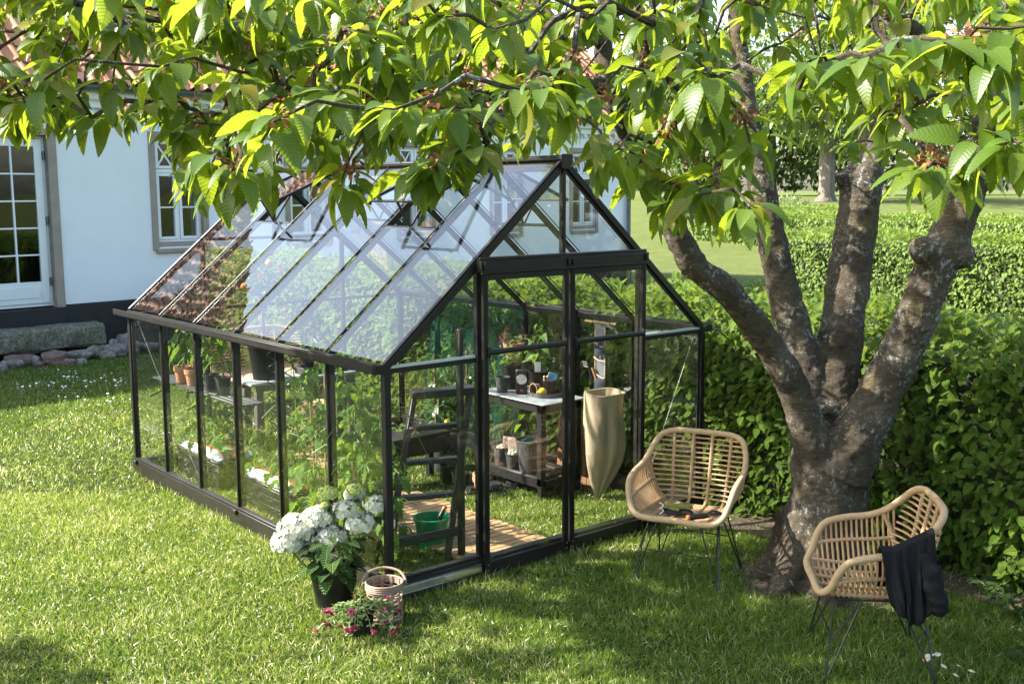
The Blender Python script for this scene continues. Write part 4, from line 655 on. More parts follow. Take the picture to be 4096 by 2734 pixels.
T = .003
def slope_pt(side, x, y, off=0):
    nn = nL if side == 0 else Vector((SLOPE, 0, 1)).normalized(); X = x if side == 0 else GW - x; return Vector((X, y, HE + x * SLOPE)) + nn * off
for side in (0, 1):
    for k in range(6):
        ya, yb = k * st_ + .012, (k + 1) * st_ - .012; hatch = k in (1, 4); xt = .845 if hatch else SX - .025
        mb = MB(); q = [slope_pt(side, .012, ya, .002), slope_pt(side, xt, ya, .002), slope_pt(side, xt, yb, .002), slope_pt(side, .012, yb, .002)]
        mb.quad(*(q[::-1] if side == 0 else q), T); part('roof_pane', mb, m_glass, gh)
        if hatch:
            mb = MB(); mb.beam(slope_pt(side, .85, ya, -.006), slope_pt(side, .85, yb, -.006), .02, .022, (0, 0, 1)); part('hatch_sill', mb, m_black, gh)
            hg = slope_pt(side, SX - .03, 0, .02); L = (SX - .03 - .83) * math.hypot(1, SLOPE); th = math.atan(SLOPE) - R(18); sg = -1 if side == 0 else 1
            dn = Vector((sg * math.cos(th), 0, -math.sin(th))); up = Vector((sg * math.sin(th), 0, math.cos(th)))
            A = Vector((hg.x, ya - .006, hg.z)); B = Vector((hg.x, yb + .006, hg.z)); mb = MB()
            mb.beam(A, A + dn * L, .022, .02, up); mb.beam(B, B + dn * L, .022, .02, up); mb.beam(A + dn * .012, B + dn * .012, .02, .018, up); mb.beam(A + dn * (L - .01), B + dn * (L - .01), .018, .014, up)
            for yy in (ya + .03, yb - .03): mb.box(Vector((hg.x, yy, hg.z)) + dn * L - Vector((0, 0, .012)), (.02, .03, .02))
            hf = part('roof_window', mb, m_black, gh)
            p = MB(); q = [A + dn * .02, B + dn * .02, B + dn * (L - .015), A + dn * (L - .015)]; p.quad(*(q if side == 0 else q[::-1]), T); part('window_pane', p, m_glass, hf)
            p = MB(); ym = (ya + yb) / 2; e0 = Vector((hg.x, ym, hg.z)) + dn * (L - .03); e1 = slope_pt(side, .86, ym, .0); e2 = Vector((hg.x, ym, hg.z)) + dn * (L * .45)
            p.tube([e0, e1 + Vector((0, 0, -.02))], .009, 6); p.beam(e1, e2 - up * .03, .012, .014, up); part('opener_arm', p, m_black, hf)
for x in (0, GW):
    for k in range(6):
        mb = MB(); a, b = k * st_ + .012, (k + 1) * st_ - .012; q = [(x, a, HB + .012), (x, b, HB + .012), (x, b, HE - .035), (x, a, HE - .035)]
        mb.quad(*(q if x else q[::-1]), T); part('side_pane', mb, m_glass, gh)
for y in (0, GLn):
    sg = -1 if y == 0 else 1; yy = y
    for a, b in ((0, .66), (2.045, GW)) if y == 0 else ((0, .66), (.66, 1.35), (1.35, 2.045), (2.045, GW)):
        mb = MB(); q = [(a + .015, yy, HB + .012), (b - .015, yy, HB + .012), (b - .015, yy, HE - .03), (a + .015, yy, HE - .03)]; mb.quad(*q, T); part('gable_pane', mb, m_glass, gh)
        mb = MB(); mb.bb(a + .02, b - .02, yy - .012, yy + .012, HE - .052, HE - .025); part('gable_rail', mb, m_black, gh)
        if y == 0: mb = MB(); mb.bb(a + .024, b - .024, yy - .010, yy + .006, HE - .024, HE - .006); part('glazing_strip', mb, m_strip, gh)
    zt = rz(.66); lo = HE if y else HE
    mb = MB(); mb.tri((.03, yy, HE - .004), (.645, yy, HE - .004), (.645, yy, rz(.645) - .02), T); part('gable_pane', mb, m_glass, gh)
    mb = MB(); mb.tri((GW - .645, yy, HE - .004), (GW - .03, yy, HE - .004), (GW - .645, yy, rz(.645) - .02), T); part('gable_pane', mb, m_glass, gh)
    z0 = zt - .015
    if y:
        for a, b in ((.67, 1.34), (1.36, 2.03)): mb = MB(); mb.bb(a, b, yy - .0015, yy + .0015, HE, z0, 0); part('gable_pane', mb, m_glass, gh)
    for s_ in (0, 1):
        f = (lambda x: x) if s_ == 0 else (lambda x: GW - x)
        mb = MB(); q = [(f(.70), yy, z0 + .02), (f(SX - .012), yy, z0 + .02), (f(SX - .012), yy, rz(SX - .012) - .03), (f(.70), yy, rz(.70) - .01)]; mb.quad(*q, T); part('gable_pane', mb, m_glass, gh)
    mb = MB(); mb.bb(SX - .014, SX + .014, yy - .014, yy + .02, z0, HRD - .04); mb.bb(SX - .005, SX + .005, yy + .02, yy + .035, z0, HRD - .05); part('gable_post', mb, m_black, gh)
    for x in (.66, 2.045): mb = MB(); mb.bb(x - .018, x + .018, yy - .018, yy + .018, HB, z0); part('door_post', mb, m_black, gh)
    mb = MB(); mb.bb(.64, 2.065, yy - .02, yy + .02, z0, z0 + .025); part('gable_rail', mb, m_black, gh)
mb = MB(); mb.bb(.635, 2.065, -.075, -.022, 1.875, 1.945); mb.bb(.635, 2.065, -.085, -.075, 1.868, 1.885); mb.bb(.64, 2.06, -.06, -.025, 1.945, 1.965)
for x in (.66, 1.33, 1.37, 2.035): mb.box((x, -.082, 1.915), (.022, .014, .045), None, .006)
part('door_header', mb, m_black, gh)
def door(x0, x1):
    mb = MB(); y0, y1 = -.068, -.040
    for a, b in ((x0, x0 + .036), (x1 - .036, x1)): mb.bb(a, b, y0, y1, .03, 1.868); mb.bb((a + b) / 2 - .004, (a + b) / 2 + .004, y0 - .003, y0, .04, 1.86)
    mb.bb(x0 + .036, x1 - .036, y0 + .002, y1 - .002, .02, .105); mb.bb(x0 + .036, x1 - .036, y0 + .002, y1 - .002, 1.83, 1.868)
    d = part('sliding_door', mb, m_black, gh)
    q = MB(); q.bb(x0 + .034, x1 - .034, -.0555, -.0525, .10, 1.84, 0); part('door_pane', q, m_glass, d)
    q = MB(); q.tube([(x0 + .03, -.072, 1.40), (x1 - .03, -.072, 1.40)], .017, 10)
    for x in (x0 + .03, x1 - .03): q.box((x, -.072, 1.40), (.016, .03, .065))
    part('mid_rail', q, m_black, d)
    for x in (x0 + .018, x1 - .018):
        for z in (.055, .09): q = MB(); q.tube([(x, -.074, z), (x, -.068, z)], .005, 8); part('bolt', q, m_alu, d)
door(.655, 1.343); door(1.361, 2.05)
mb = MB(); mb.bb(.03, .64, -.05, -.032, .052, .092, .004); mb.bb(.36, .635, -.057, -.05, .056, .088, .003); mb.bb(.03, .64, -.053, -.03, .046, .052); mb.bb(.03, .64, -.053, -.03, .092, .097)
part('door_track', mb, m_alu, gh)
mb = MB(); mb.bb(.03, .64, -.06, -.0305, .0, .044); part('track_board', mb, m_black, gh)
for x, y0, y1 in ((.03, GLn - .05, GLn - 1.2), (GW - .03, .06, 1.2)):
    for (z0, z1) in ((HE - .06, HB + .05),): mb = MB(); mb.tube([(x, y0, z0), (x, y1, z1)], .0013, 6); part('brace_wire', mb, m_wirez, gh)
for p0, p1 in (((.05, .03, HE - .08), (.64, .03, HB + .03)), ((GW - .05, .03, HE - .08), (2.1, .03, HB + .05)), ((.03, GLn - .05, HE - .06), (.5, GLn - .04, HB + .05)), ((GW - .06, .04, HE + .03), (SX + .03, .04, HRD - .1)), ((.06, .3, HE + .06), (SX - .05, st_ * 2, HRD - .1))):
    mb = MB(); mb.tube([p0, p1], .0012, 6); part('brace_wire', mb, m_wirez, gh)
# ---------------- plants: shared builders
def pot_mb(r0, r1, h, rim=.0, th=.004, n=28):
    p = [(r0 * .02, 0), (r0, 0)]
    if rim: p += [(r0 + (r1 - r0) * .72, h * .70), (r1 + rim * .4, h * .72), (r1 + rim, h * .97), (r1 + rim, h)]
    else: p += [(r0 + (r1 - r0) * .9, h * .9), (r1, h * .955), (r1 + .005, h * .96), (r1 + .005, h)]
    p += [(r1 - th, h), (r1 - th - .002, h * .8), ((r0 + r1) / 2 * .8, h * .12), (.001, h * .12)]
    return MB().lathe(p, n)
def soil(parent, r, z): 
    mb = MB(); vs = [(0, 0, z + .006)]
    for k in range(3):
        for j in range(18): a = j * math.pi / 9; q = r * (k + 1) / 3; vs.append((q * math.cos(a), q * math.sin(a), z + random.uniform(-.006, .006)))
    fs = [(0, 1 + j, 1 + (j + 1) % 18) for j in range(18)] + [(1 + 18 * k + j, 19 + 18 * k + j, 19 + 18 * k + (j + 1) % 18, 1 + 18 * k + (j + 1) % 18) for k in range(2) for j in range(18)]
    return part('soil', mb.add(vs, fs), m_soil, parent)
def stems_leaves(parent, base, nst, h, spread, nl, size, mat, tpl=T_PEPPER, droop=(-.7, .2), lo=.15, r=.004, smat=None, seed=0, petiole=.35, up=.9, names=('stem', 'foliage'), lean=(0, 0)):
    rs = np.random.default_rng(seed); P = []; A = []; N = []; S = []; ms = MB()
    for k in range(nst):
        a0 = k * 2.4 + seed; q = spread * (rs.random() ** .5 if nst > 1 else .25); hh = h * rs.uniform(.72, 1.0)
        pts = []
        for i in range(6):
            t = i / 5; pts.append(np.array(base) + np.array([lean[0] * t + math.cos(a0) * q * (t ** 1.2) + .02 * math.sin(i * 1.9 + k), lean[1] * t + math.sin(a0) * q * (t ** 1.2) + .02 * math.cos(i * 2.3 + k), hh * t * (1 - .12 * t * (q / max(.05, h)))]))
        ms.tube(pts, [r * (1 - .6 * i / 5) for i in range(6)], 5)
        m = max(3, int(nl / nst))
        for j in range(m):
            t = lo + (1 - lo) * (j + rs.random() * .6) / m; i = min(4, int(t * 5)); f = t * 5 - i; p = pts[i] * (1 - f) + pts[i + 1] * f
            a = j * 2.4 + k * 1.7 + rs.random() * .6; d = np.array([math.cos(a), math.sin(a), rs.uniform(*droop)]); s_ = size * rs.uniform(.6, 1.15) * (1.0 - .35 * t if t > .8 else 1)
            e = p + np.array([d[0], d[1], abs(d[2]) * .5 + .15]) * s_ * petiole
            ms.tube([p, (p + e) / 2 + np.array([0, 0, .01]), e], r * .35, 4, caps=False)
            P.append(e); A.append(d); N.append([d[0] * .5 + rs.normal() * .3, d[1] * .5 + rs.normal() * .3, up]); S.append(s_)
    part(names[0], ms, smat or m_stem, parent)
    return bulk(names[1], tpl, np.array(A), np.array(N), np.array(S), np.array(P), mat, parent)
def tomato(parent, base, nst, h, spread, nl, size, seed, mat=None, lo=.1, lean=(0, 0), xmin=-9, xmax=9):
    rs = np.random.default_rng(seed); P = []; A = []; N = []; S = []; ms = MB()
    for k in range(nst):
        a0 = k * 2.4 + seed; q = spread * rs.random() ** .5; hh = h * rs.uniform(.8, 1.0)
        pts = [np.array(base) + np.array([lean[0] * t + math.cos(a0) * q * t ** .6 + .03 * math.sin(9 * t + k), lean[1] * t + math.sin(a0) * q * t ** .6 + .03 * math.cos(8 * t + k), hh * t]) for t in np.linspace(0, 1, 8)]
        ms.tube(pts, [.008 - .0007 * i for i in range(8)], 5)
        m = nl // nst
        for j in range(m):
            t = lo + (1 - lo) * (j + rs.random()) / m; i = min(6, int(t * 7)); f = t * 7 - i; p = pts[i] * (1 - f) + pts[i + 1] * f
            a = j * 2.4 + k + rs.random(); L = size * rs.uniform(.7, 1.2) * (1.1 - .45 * t); d = np.array([math.cos(a), math.sin(a), rs.uniform(-.1, .5)])
            rach = [p + d * L * u + np.array([0, 0, -.55 * L * u * u]) for u in (0, .35, .7, 1)]
            ms.tube(rach, .0026, 4, caps=False); sd = np.array([-d[1], d[0], 0])
            for u, kk in ((.35, -1), (.4, 1), (.62, -1), (.68, 1), (.85, -1), (.88, 1), (1, 0)):
                b = p + d * L * u + np.array([0, 0, -.55 * L * u * u]); ax = d * .5 * (1 if kk else 1.6) + sd * kk + np.array([0, 0, -.35 - .5 * u + rs.normal() * .2])
                P.append(b); A.append(ax); N.append([rs.normal() * .35, rs.normal() * .35, 1]); S.append(L * rs.uniform(.30, .46))
    part('stem', ms, m_stem, parent)
    A, N, S, P = np.array(A), np.array(N), np.array(S), np.array(P); tipx = P[:, 0] + A[:, 0] / np.linalg.norm(A, axis=1) * S; ok = np.minimum(tipx, P[:, 0]) - S * .25 > xmin; ok &= np.maximum(tipx, P[:, 0]) + S * .2 < xmax
    return bulk('foliage', T_TOM, A[ok], N[ok], S[ok], P[ok], mat or m_veg, parent)
def canes(parent, items, r=.005, mat=None, name='cane'):
    for p in items: mb = MB(); mb.tube(p, r, 6); part(name, mb, mat or m_bamboo, parent)
# ---------------- inside the greenhouse: deck, ladder, bucket
t = thing('deck_path', 'path of narrow golden deck boards leading from the greenhouse door', 'path', (.70, .12, 0))
L = 3.4
for x in (.06, .38, .64): mb = MB(); mb.bb(x - .02, x + .02, 0, L, 0, .018); part('batten', mb, m_deck, t)
for i in range(int(L / .068)): 
    mb = MB(); y = i * .068; w_ = random.uniform(-.006, .006); mb.bb(w_, .70 + w_, y, y + .061, .0185, .040 + random.uniform(-.0015, .0015), .004); part('deck_board', mb, m_deck, t)
t = thing('step_ladder', 'tall worn black wooden ladder standing inside the front corner glass', 'ladder', (.5, .45, 0))
def W(*p): return (p[0] - .5, p[1] - .45, p[2])
TL, TR = W(.56, .53, 1.08), W(.88, .37, 1.09); FL, FR = W(.31, .52, 0), W(.675, .36, 0)
def lerp(a, b, k): return tuple(a[i] + (b[i] - a[i]) * k for i in range(3))
for a, b in ((FL, TL), (FR, TR)): mb = MB(); mb.beam(a, b, .055, .034, (.9, -.35, 0), .004); part('stile', mb, m_ladder, t)
mb = MB(); mb.beam(W(.755, .31, 0), W(.765, .32, 1.50), .045, .04, (1, 0, 0), .008); part('tall_stile', mb, m_ladder, t)
mb = MB(); mb.beam(lerp(TL, TR, -.06), lerp(TL, TR, 1.08), .12, .05, (0, 0, 1), .006); part('top_step', mb, m_ladder, t)
for k in (.155, .395, .60, .80): mb = MB(); mb.beam(lerp(FL, TL, k), lerp(lerp(FR, TR, k), (.27, -.13, 0), .0), .07, .028, (0, 0, 1), .005); part('rung', mb, m_ladder, t)
mb = MB(); mb.beam(lerp(FL, TL, .13), W(.775, .305, .20), .03, .06, (0, 0, 1), .005); part('bottom_bar', mb, m_ladder, t)
mb = MB(); mb.beam(W(.24, .40, 0), lerp(FL, TL, .36), .02, .05, (.3, -1, 0), .003); part('rear_leg', mb, m_ladder, t)
mb = MB(); mb.beam(lerp(FL, TL, .28), lerp(FL, TL, .50), .006, .014, (-1, -.4, 0)); mb.tube([lerp(FL, TL, .29), (lerp(FL, TL, .4)[0] - .05, lerp(FL, TL, .4)[1] - .03, .43), lerp(FL, TL, .5)], .006, 6); part('hinge_brace', mb, m_tool, t)
t = thing('bucket', 'green plastic bucket standing on the grass behind the ladder', 'bucket', (.77, .66, 0))
mb = MB(); mb.lathe([(.002, 0), (.085, 0), (.087, .01), (.112, .175), (.115, .19), (.122, .192), (.124, .205), (.118, .210), (.110, .207), (.107, .18), (.083, .012), (.001, .01)], 36); part('bucket_body', mb, m_green, t)
mb = MB(); mb.tube([(.124 * math.cos(a), .124 * math.sin(a), .197 - .02 * math.sin(a)) for a in np.linspace(-.2, math.pi + .2, 14)], .003, 6); part('handle', mb, m_alu, t)
t = thing('hand_trowel', 'hand trowel with orange tipped black handle leaning in the green bucket', 'trowel', (.86, .64, .16))
mb = MB(); mb.tube([(-.05, .01, 0), (-.005, 0, .075), (0, 0, .085)], [.016, .017, .014], 10); part('grip', mb, m_tool, t)
mb = MB(); mb.tube([(0, 0, .084), (.010, -.002, .098), (.013, -.003, .104)], [.015, .016, .011], 10); part('grip_end', mb, m_orange, t)
mb = MB(); mb.sheet([[(-.05 - .03 * k + .004 * abs(j), .01 + j * (.028 - .003 * k * k), -.01 - .035 * k) for j in (-1, 0, 1)] for k in range(4)]); part('blade', mb, m_tray, t)
# tomato plants
def tomato_pot(loc, label, h, nst, spread, nl, seed, r=.10, cane=True, lean=(0, 0), xmax=9):
    t = thing('tomato_plant', label, 'plant', loc); p = part('pot', pot_mb(r * .8, r, r * 1.9), m_pot, t); soil(p, r * .95, r * 1.7)
    tomato(t, (0, 0, r * 1.7), nst, h, spread, nl, .30, seed, lean=lean, xmin=.04 - loc[0], xmax=xmax - loc[0])
    if cane: canes(t, [[(.04, .03, r), (.06, .03, h * .95)], [(-.05, -.02, r), (-.09, -.03, h * .8)], [(-.16, -.05, h * .55), (.17, .06, h * .57)]], .006)
    return t
tomato_pot((.20, .60, 0), 'tall bushy tomato plant in a black pot by the front corner glass', 1.05, 4, .13, 62, 1, .11, xmax=.42)
tomato_pot((.40, .95, 0), 'low tomato plant in a dark pot right behind the ladder', .42, 3, .15, 22, 5, .09)
tomato_pot((.27, 1.22, 0), 'tallest tomato plant with leaves reaching the roof glass', 1.22, 3, .2, 40, 9, .11)
tomato_pot((.60, 1.52, 0), 'spreading tomato plant between the front grow bag and the deck', .42, 3, .2, 24, 13, .10)
mb = MB(); t = thing('tomato_cluster', 'green unripe tomatoes hanging on the front corner tomato plant', 'tomatoes', (.26, .44, .45))
for k in range(7): q = MB(); q.ball((math.sin(k * 2.4) * .05, math.cos(k * 2.4) * .05, -k * .035), .02 + .006 * (k % 3), 8); part('tomato', q, m_veg_f, t)
# grow bags on black boxes
def grow(loc, w_, l_, lab_box, lab_bag, tomseed, lab_plant, h):
    t = thing('planter_box', lab_box, 'planter', loc); H = .215
    mb = MB(); mb.bb(-w_, w_, -l_, l_, 0, H, .012); mb.bb(-w_ - .012, w_ + .012, -l_ - .012, l_ + .012, H, H + .022, .008); part('box_body', mb, m_tool, t)
    for z in (.07, .14): q = MB(); q.bb(-w_ - .0045, -w_ - .001, -l_ * .9, l_ * .85, z, z + .012, .001); part('moulded_rib', q, m_pot, t)
    b = thing('grow_bag', lab_bag, 'grow bag', (loc[0], loc[1], H + .022)); G_ = []
    for i in range(25):
        y = (i / 24 * 2 - 1); row = []
        for j in range(17):
            x = j / 16 * 2 - 1; e = (1 - abs(x) ** 3.5) ** .5 * (1 - abs(y) ** 5) ** .5
            row.append((x * w_ * .94 + .006 * math.sin(19 * y) * abs(x) ** 4, y * l_ * .94 + .008 * math.sin(17 * x) * abs(y) ** 6, .004 + .062 * e + .005 * math.sin(9 * x + 7 * y) * e))
        G_.append(row)
    mb = MB(); mb.sheet(G_); mb.sheet([[(p[0], p[1], .001) for p in r_] for r_ in G_], True); part('bag_skin', mb, m_bag, b)
    q = thing('tomato_plant', lab_plant, 'plant', (loc[0], loc[1], H + .07))
    for n_, yy in enumerate((-.45 * l_, .05 * l_, .5 * l_)): tomato(q, (random.uniform(-.05, .05), yy, 0), 2, h * (1, .8, 1.1)[n_], .08, 14, .2, tomseed + n_, xmin=.05 - loc[0])
    m2 = thing('plant_label', 'white plant label stuck in the ' + ('rear' if h > .4 else 'front') + ' grow bag', 'label', (loc[0] + .03, loc[1] + .05, H + .06)); mb = MB(); mb.box((0, 0, .045), (.045, .003, .09), Matrix.Rotation(R(-35), 3, 'Z')); part('label_card', mb, m_white_p, m2)
grow((.43, 2.06, 0), .175, .40, 'black planter box under the front grow bag', 'white red and green grow bag lying on the front planter box', 20, 'low tomato seedlings growing out of the front grow bag', .36)
grow((.44, 3.26, 0), .175, .40, 'black planter box under the rear grow bag', 'white red and green grow bag lying on the rear planter box', 30, 'taller tomato seedlings growing out of the rear grow bag', .52)
def spiral(x, y, z0, z1, label):
    t = thing('spiral_support', label, 'plant support', (x, y, z0), 0, 'spiral plant supports'); mb = MB(); n = int((z1 - z0) / .1 * 14)
    mb.tube([(.03 * math.cos(i / 14 * 6.283), .03 * math.sin(i / 14 * 6.283), (z1 - z0) * i / n) for i in range(n + 1)], .0048, 6); part('spiral_rod', mb, m_spiral, t)
for x, y, z0, z1, lb in ((.45, 2.25, .30, 1.27, 'black spiral plant support crossing the big black pot'), (.45, 1.97, .30, 1.25, 'black spiral plant support in the middle of the front grow bag'), (.45, 1.75, .30, 1.24, 'black spiral plant support at the near end of the front grow bag'), (.45, 3.46, .30, 1.12, 'black spiral plant support behind the terracotta pots'), (.45, 3.02, .30, 1.12, 'black spiral plant support behind the black shelf pots')): spiral(x, y, z0, z1, lb)
# side shelf with four pots
t = thing('wall_shelf', 'narrow dark slatted shelf along the side glass', 'shelf', (.06, 2.0, .835))
for k in range(4): mb = MB(); mb.bb(.01 + k * .047, .01 + k * .047 + .042, 0, 1.62, 0, .014); part('slat', mb, m_slat, t)
mb = MB()
for y in (.06, .82, 1.56): q = MB(); q.beam((-.04, y, .0), (.2, y, -.004), .02, .012); q.tube([(-.04, y, -.14), (.06, y, -.1), (.15, y, -.01)], .006, 6); part('bracket', q, m_black, t)
def pepper(loc, label, r, h, mat, seed, ph=.42, rim=.0):
    t = thing('potted_pepper', label, 'plant', loc); p = part('pot', pot_mb(r * .72, r, h, rim), mat, t); soil(p, r * .93, h * .86)
    stems_leaves(t, (0, 0, h * .86), 1, ph, .12, 17, .135, m_veg, T_PEPPER, (-1.0, -.1), .25, .005, seed=seed); canes(t, [[(.012, .01, h * .8), (.02, .02, h + ph * .8)]], .0035); return t
pepper((.155, 3.20, .85), 'pepper plant in the farther terracotta pot on the side shelf', .066, .13, m_terra, 1, .40, .006)
pepper((.16, 3.00, .85), 'pepper plant in the nearer terracotta pot on the side shelf', .068, .13, m_terra, 2, .42, .006)
pepper((.15, 2.66, .85), 'pepper plant in the farther black pot on the side shelf', .060, .135, m_potg, 3, .40)
pepper((.16, 2.47, .85), 'pepper plant in the nearer black pot on the side shelf', .062, .135, m_potg, 4, .46)
# rear table with a citrus tree
t = thing('potting_table', 'weathered wooden table with grey slatted top at the back glass', 'table', (1.45, 3.67, 0))
for k in range(4): mb = MB(); mb.bb(-.55, .55, -.155 + k * .078, -.155 + k * .078 + .073, .675, .70, .004); part('top_board', mb, m_tabw, t)
for x in (-.47, .47):
    for y in (-.12, .12): mb = MB(); mb.bb(x - .035, x + .035, y - .035, y + .035, 0, .62, .004); part('leg', mb, m_tabl, t)
for y in (-.14, .14): mb = MB(); mb.bb(-.5, .5, y - .012, y + .012, .62, .674); part('apron', mb, m_tabl, t)
t = thing('orange_tree', 'small orange tree in a big black pot on the weathered table', 'plant', (1.12, 3.70, .70)); p = part('pot', pot_mb(.098, .135, .30), m_pot, t); soil(p, .125, .27)
mb = MB(); mb.tube([(0, 0, .25), (.01, .01, .5), (.0, 0, .78)], [.022, .018, .012], 8); part('trunk', mb, m_bark2, t)
stems_leaves(t, (0, 0, .72), 9, .48, .34, 170, .10, m_citrus, T_SMALL, (-.5, .5), .1, .005, seed=8)
for i, q in enumerate(((.07, -.06, 1.13), (.06, -.05, 1.03), (-.05, -.1, .92), (-.16, .0, .84), (.2, .02, .95))): mb = MB(); mb.ball(q, .034, 10); part('orange', mb, m_orangef, t)
def small_pot(name, label, loc, r0, r1, h, mat, rim=0, cat='pot', s=True):
    t = thing(name, label, cat, loc); p = part('pot_wall', pot_mb(r0, r1, h, rim), mat, t)
    if s: soil(p, r1 * .9, h * .78)
    return t
t = thing('seed_tray', 'dark rectangular seed tray at the end of the weathered table', 'tray', (1.72, 3.70, .70)); mb = MB(); mb.bb(-.24, .2, -.09, .09, 0, .01); [mb.bb(*q, 0, .065) for q in ((-.24, .2, -.095, -.085), (-.24, .2, .085, .095), (-.25, -.24, -.095, .095), (.2, .21, -.095, .095))]; part('tray_wall', mb, m_potg, t)
small_pot('flower_pot', 'dark pot with a white label in the seed tray', (1.56, 3.69, .711), .04, .058, .11, m_pot)
small_pot('flower_pot', 'tan clay bowl in the seed tray', (1.74, 3.70, .711), .045, .062, .085, m_peat); small_pot('flower_pot', 'pale tan clay pot at the far end of the seed tray', (1.86, 3.69, .711), .04, .055, .09, m_peat)
# potting bench
t = thing('potting_bench', 'black wooden potting bench with zinc top and a low shelf', 'bench', (2.26, 1.37, 0))
mb = MB(); mb.bb(-.235, .225, -.41, .41, .742, .752, .003); part('top', mb, m_topz, t)
for x in (-.19, .18):
    for y in (-.345, .345): mb = MB(); mb.bb(x - .027, x + .027, y - .027, y + .027, .10, .742, .004); mb.bb(x - .022, x + .022, y - .022, y + .022, 0, .10, .004); part('leg', mb, m_bench, t)
mb = MB(); mb.bb(-.217, .207, -.372, .372, .675, .7415); part('apron', mb, m_bench, t)
for k in range(4): mb = MB(); mb.bb(-.20 + k * .10, -.105 + k * .10, -.317, .317, .145, .165, .003); part('shelf_board', mb, m_bench, t)
mb = MB(); mb.bb(-.217, -.203, -.37, .37, .085, .163); mb.bb(-.2025, .20, -.372, -.358, .085, .144); part('shelf_rail', mb, m_bench, t)
BZ = .752
small_pot('flower_pot', 'small empty dusty black pot at the near edge of the zinc bench top', (2.14, 1.58, BZ), .042, .058, .125, m_potg, s=False)
t = small_pot('potted_herb', 'bushy green plant in the largest black pot on the zinc bench', (2.30, 1.66, BZ), .075, .085, .20, m_pot, cat='plant'); stems_leaves(t, (0, 0, .17), 9, .20, .16, 90, .055, m_veg, T_SMALL, (-.6, .5), .1, .003, seed=3)
t = small_pot('potted_pepper', 'pepper plant with a white tag at the back of the zinc bench', (2.42, 1.46, BZ), .068, .085, .16, m_pot, cat='plant'); stems_leaves(t, (0, 0, .14), 1, .44, .1, 18, .12, m_veg, T_PEPPER, (-.8, .1), .2, .005, seed=5)
mb = MB(); mb.box((-.05, -.05, .2), (.05, .002, .08), Matrix.Rotation(R(-40), 3, 'Z')); part('plant_tag', mb, m_white_p, t)
t = thing('moisture_meter', 'black boxed garden meter with a round white dial on the bench', 'meter', (2.19, 1.40, BZ), R(-38)); mb = MB(); mb.bb(-.045, .045, -.02, .02, 0, .20, .004); part('case', mb, m_tool, t)
mb = MB(); mb.tube([(0, -.021, .125), (0, -.026, .125)], .037, 24); d = part('dial', mb, m_white_p, t); mb = MB(); mb.tube([(.038 * math.cos(a), -.026, .125 + .038 * math.sin(a)) for a in np.linspace(0, 6.283, 25)[:-1]], .004, 6, True); part('dial_ring', mb, m_alu, d); mb = MB(); mb.beam((0, -.0275, .125), (.026, -.0275, .13), .002, .004, (0, 1, 0)); part('needle', mb, m_tool, d)
mb = MB(); mb.bb(-.012, .014, -.0235, -.0205, .03, .043, .001); part('red_badge', mb, m_red, t)
t = thing('tray', 'round low grey metal tray on the zinc bench', 'tray', (2.30, 1.22, BZ)); mb = MB(); mb.lathe([(.001, 0), (.125, 0), (.128, .035), (.125, .035), (.121, .006), (.001, .006)], 32); part('tray_wall', mb, m_tray, t)
t = thing('peat_pot', 'brown fibre pot lying on its side in the round tray', 'pot', (2.24, 1.30, BZ + .055)); mb = pot_mb(.036, .05, .10); mb.v = [(-p[2] * .55 + .02 + p[0] * .0 + .0, p[1] * 1.0, 0) and (.06 - p[2] * .9 - .02, -p[2] * .4 + p[1] * .92, p[0]) for p in mb.v]; part('pot_wall', mb, m_peat, t)
t = thing('lemon', 'yellow lemon lying in the round tray', 'lemon', (2.235, 1.205, BZ + .04)); mb = MB(); mb.ball((0, 0, 0), .034, 14, (1.25, 1, 1)); mb.ball((-.041, 0, .004), .009, 8); part('fruit', mb, m_lemon, t)
t = small_pot('flower_pot', 'black pot holding a seed packet and wooden dibbers in the round tray', (2.37, 1.27, BZ + .007), .042, .055, .105, m_pot)
t = thing('seed_packet', 'blue and pink seed packet standing in a black pot', 'packet', (2.385, 1.255, BZ + .07), R(-40)); mb = MB(); mb.box((0, 0, .05), (.075, .004, .10), Matrix.Rotation(R(12), 3, 'Y')); part('packet', mb, m_blue_p, t)
for i, (dx, lb) in enumerate(((0, 'pale wooden dibber with round head in the black pot, beside the seed packet'), (.022, 'second wooden dibber, between the first dibber and the seed packet'))): t = thing('dibber', lb, 'dibber', (2.335 + dx, 1.29 - dx * .6, BZ + .05)); mb = MB(); mb.tube([(0, 0, 0), (0, 0, .07), (0, 0, .08)], [.006, .008, .006], 8); mb.ball((0, 0, .088), .011, 8); part('dibber_stick', mb, m_log, t)
SZ = .165
t = small_pot('flower_pot', 'black pot filled with brown bulbs, deepest on the low bench shelf', (2.11, 1.55, SZ), .055, .07, .15, m_potg); [part('bulb', MB().ball((math.cos(k) * .03, math.sin(k) * .03, .13 + .01 * (k % 2)), .022, 8), m_bulb, t) for k in range(5)]
t = small_pot('flower_pot', 'smaller black pot of pale bulbs on the low bench shelf', (2.11, 1.41, SZ), .048, .062, .12, m_potg); [part('bulb', MB().ball((math.cos(k) * .028, math.sin(k) * .028, .11 + .01 * (k % 2)), .021, 8, (1, 1, 1.3)), m_white, t) for k in range(5)]
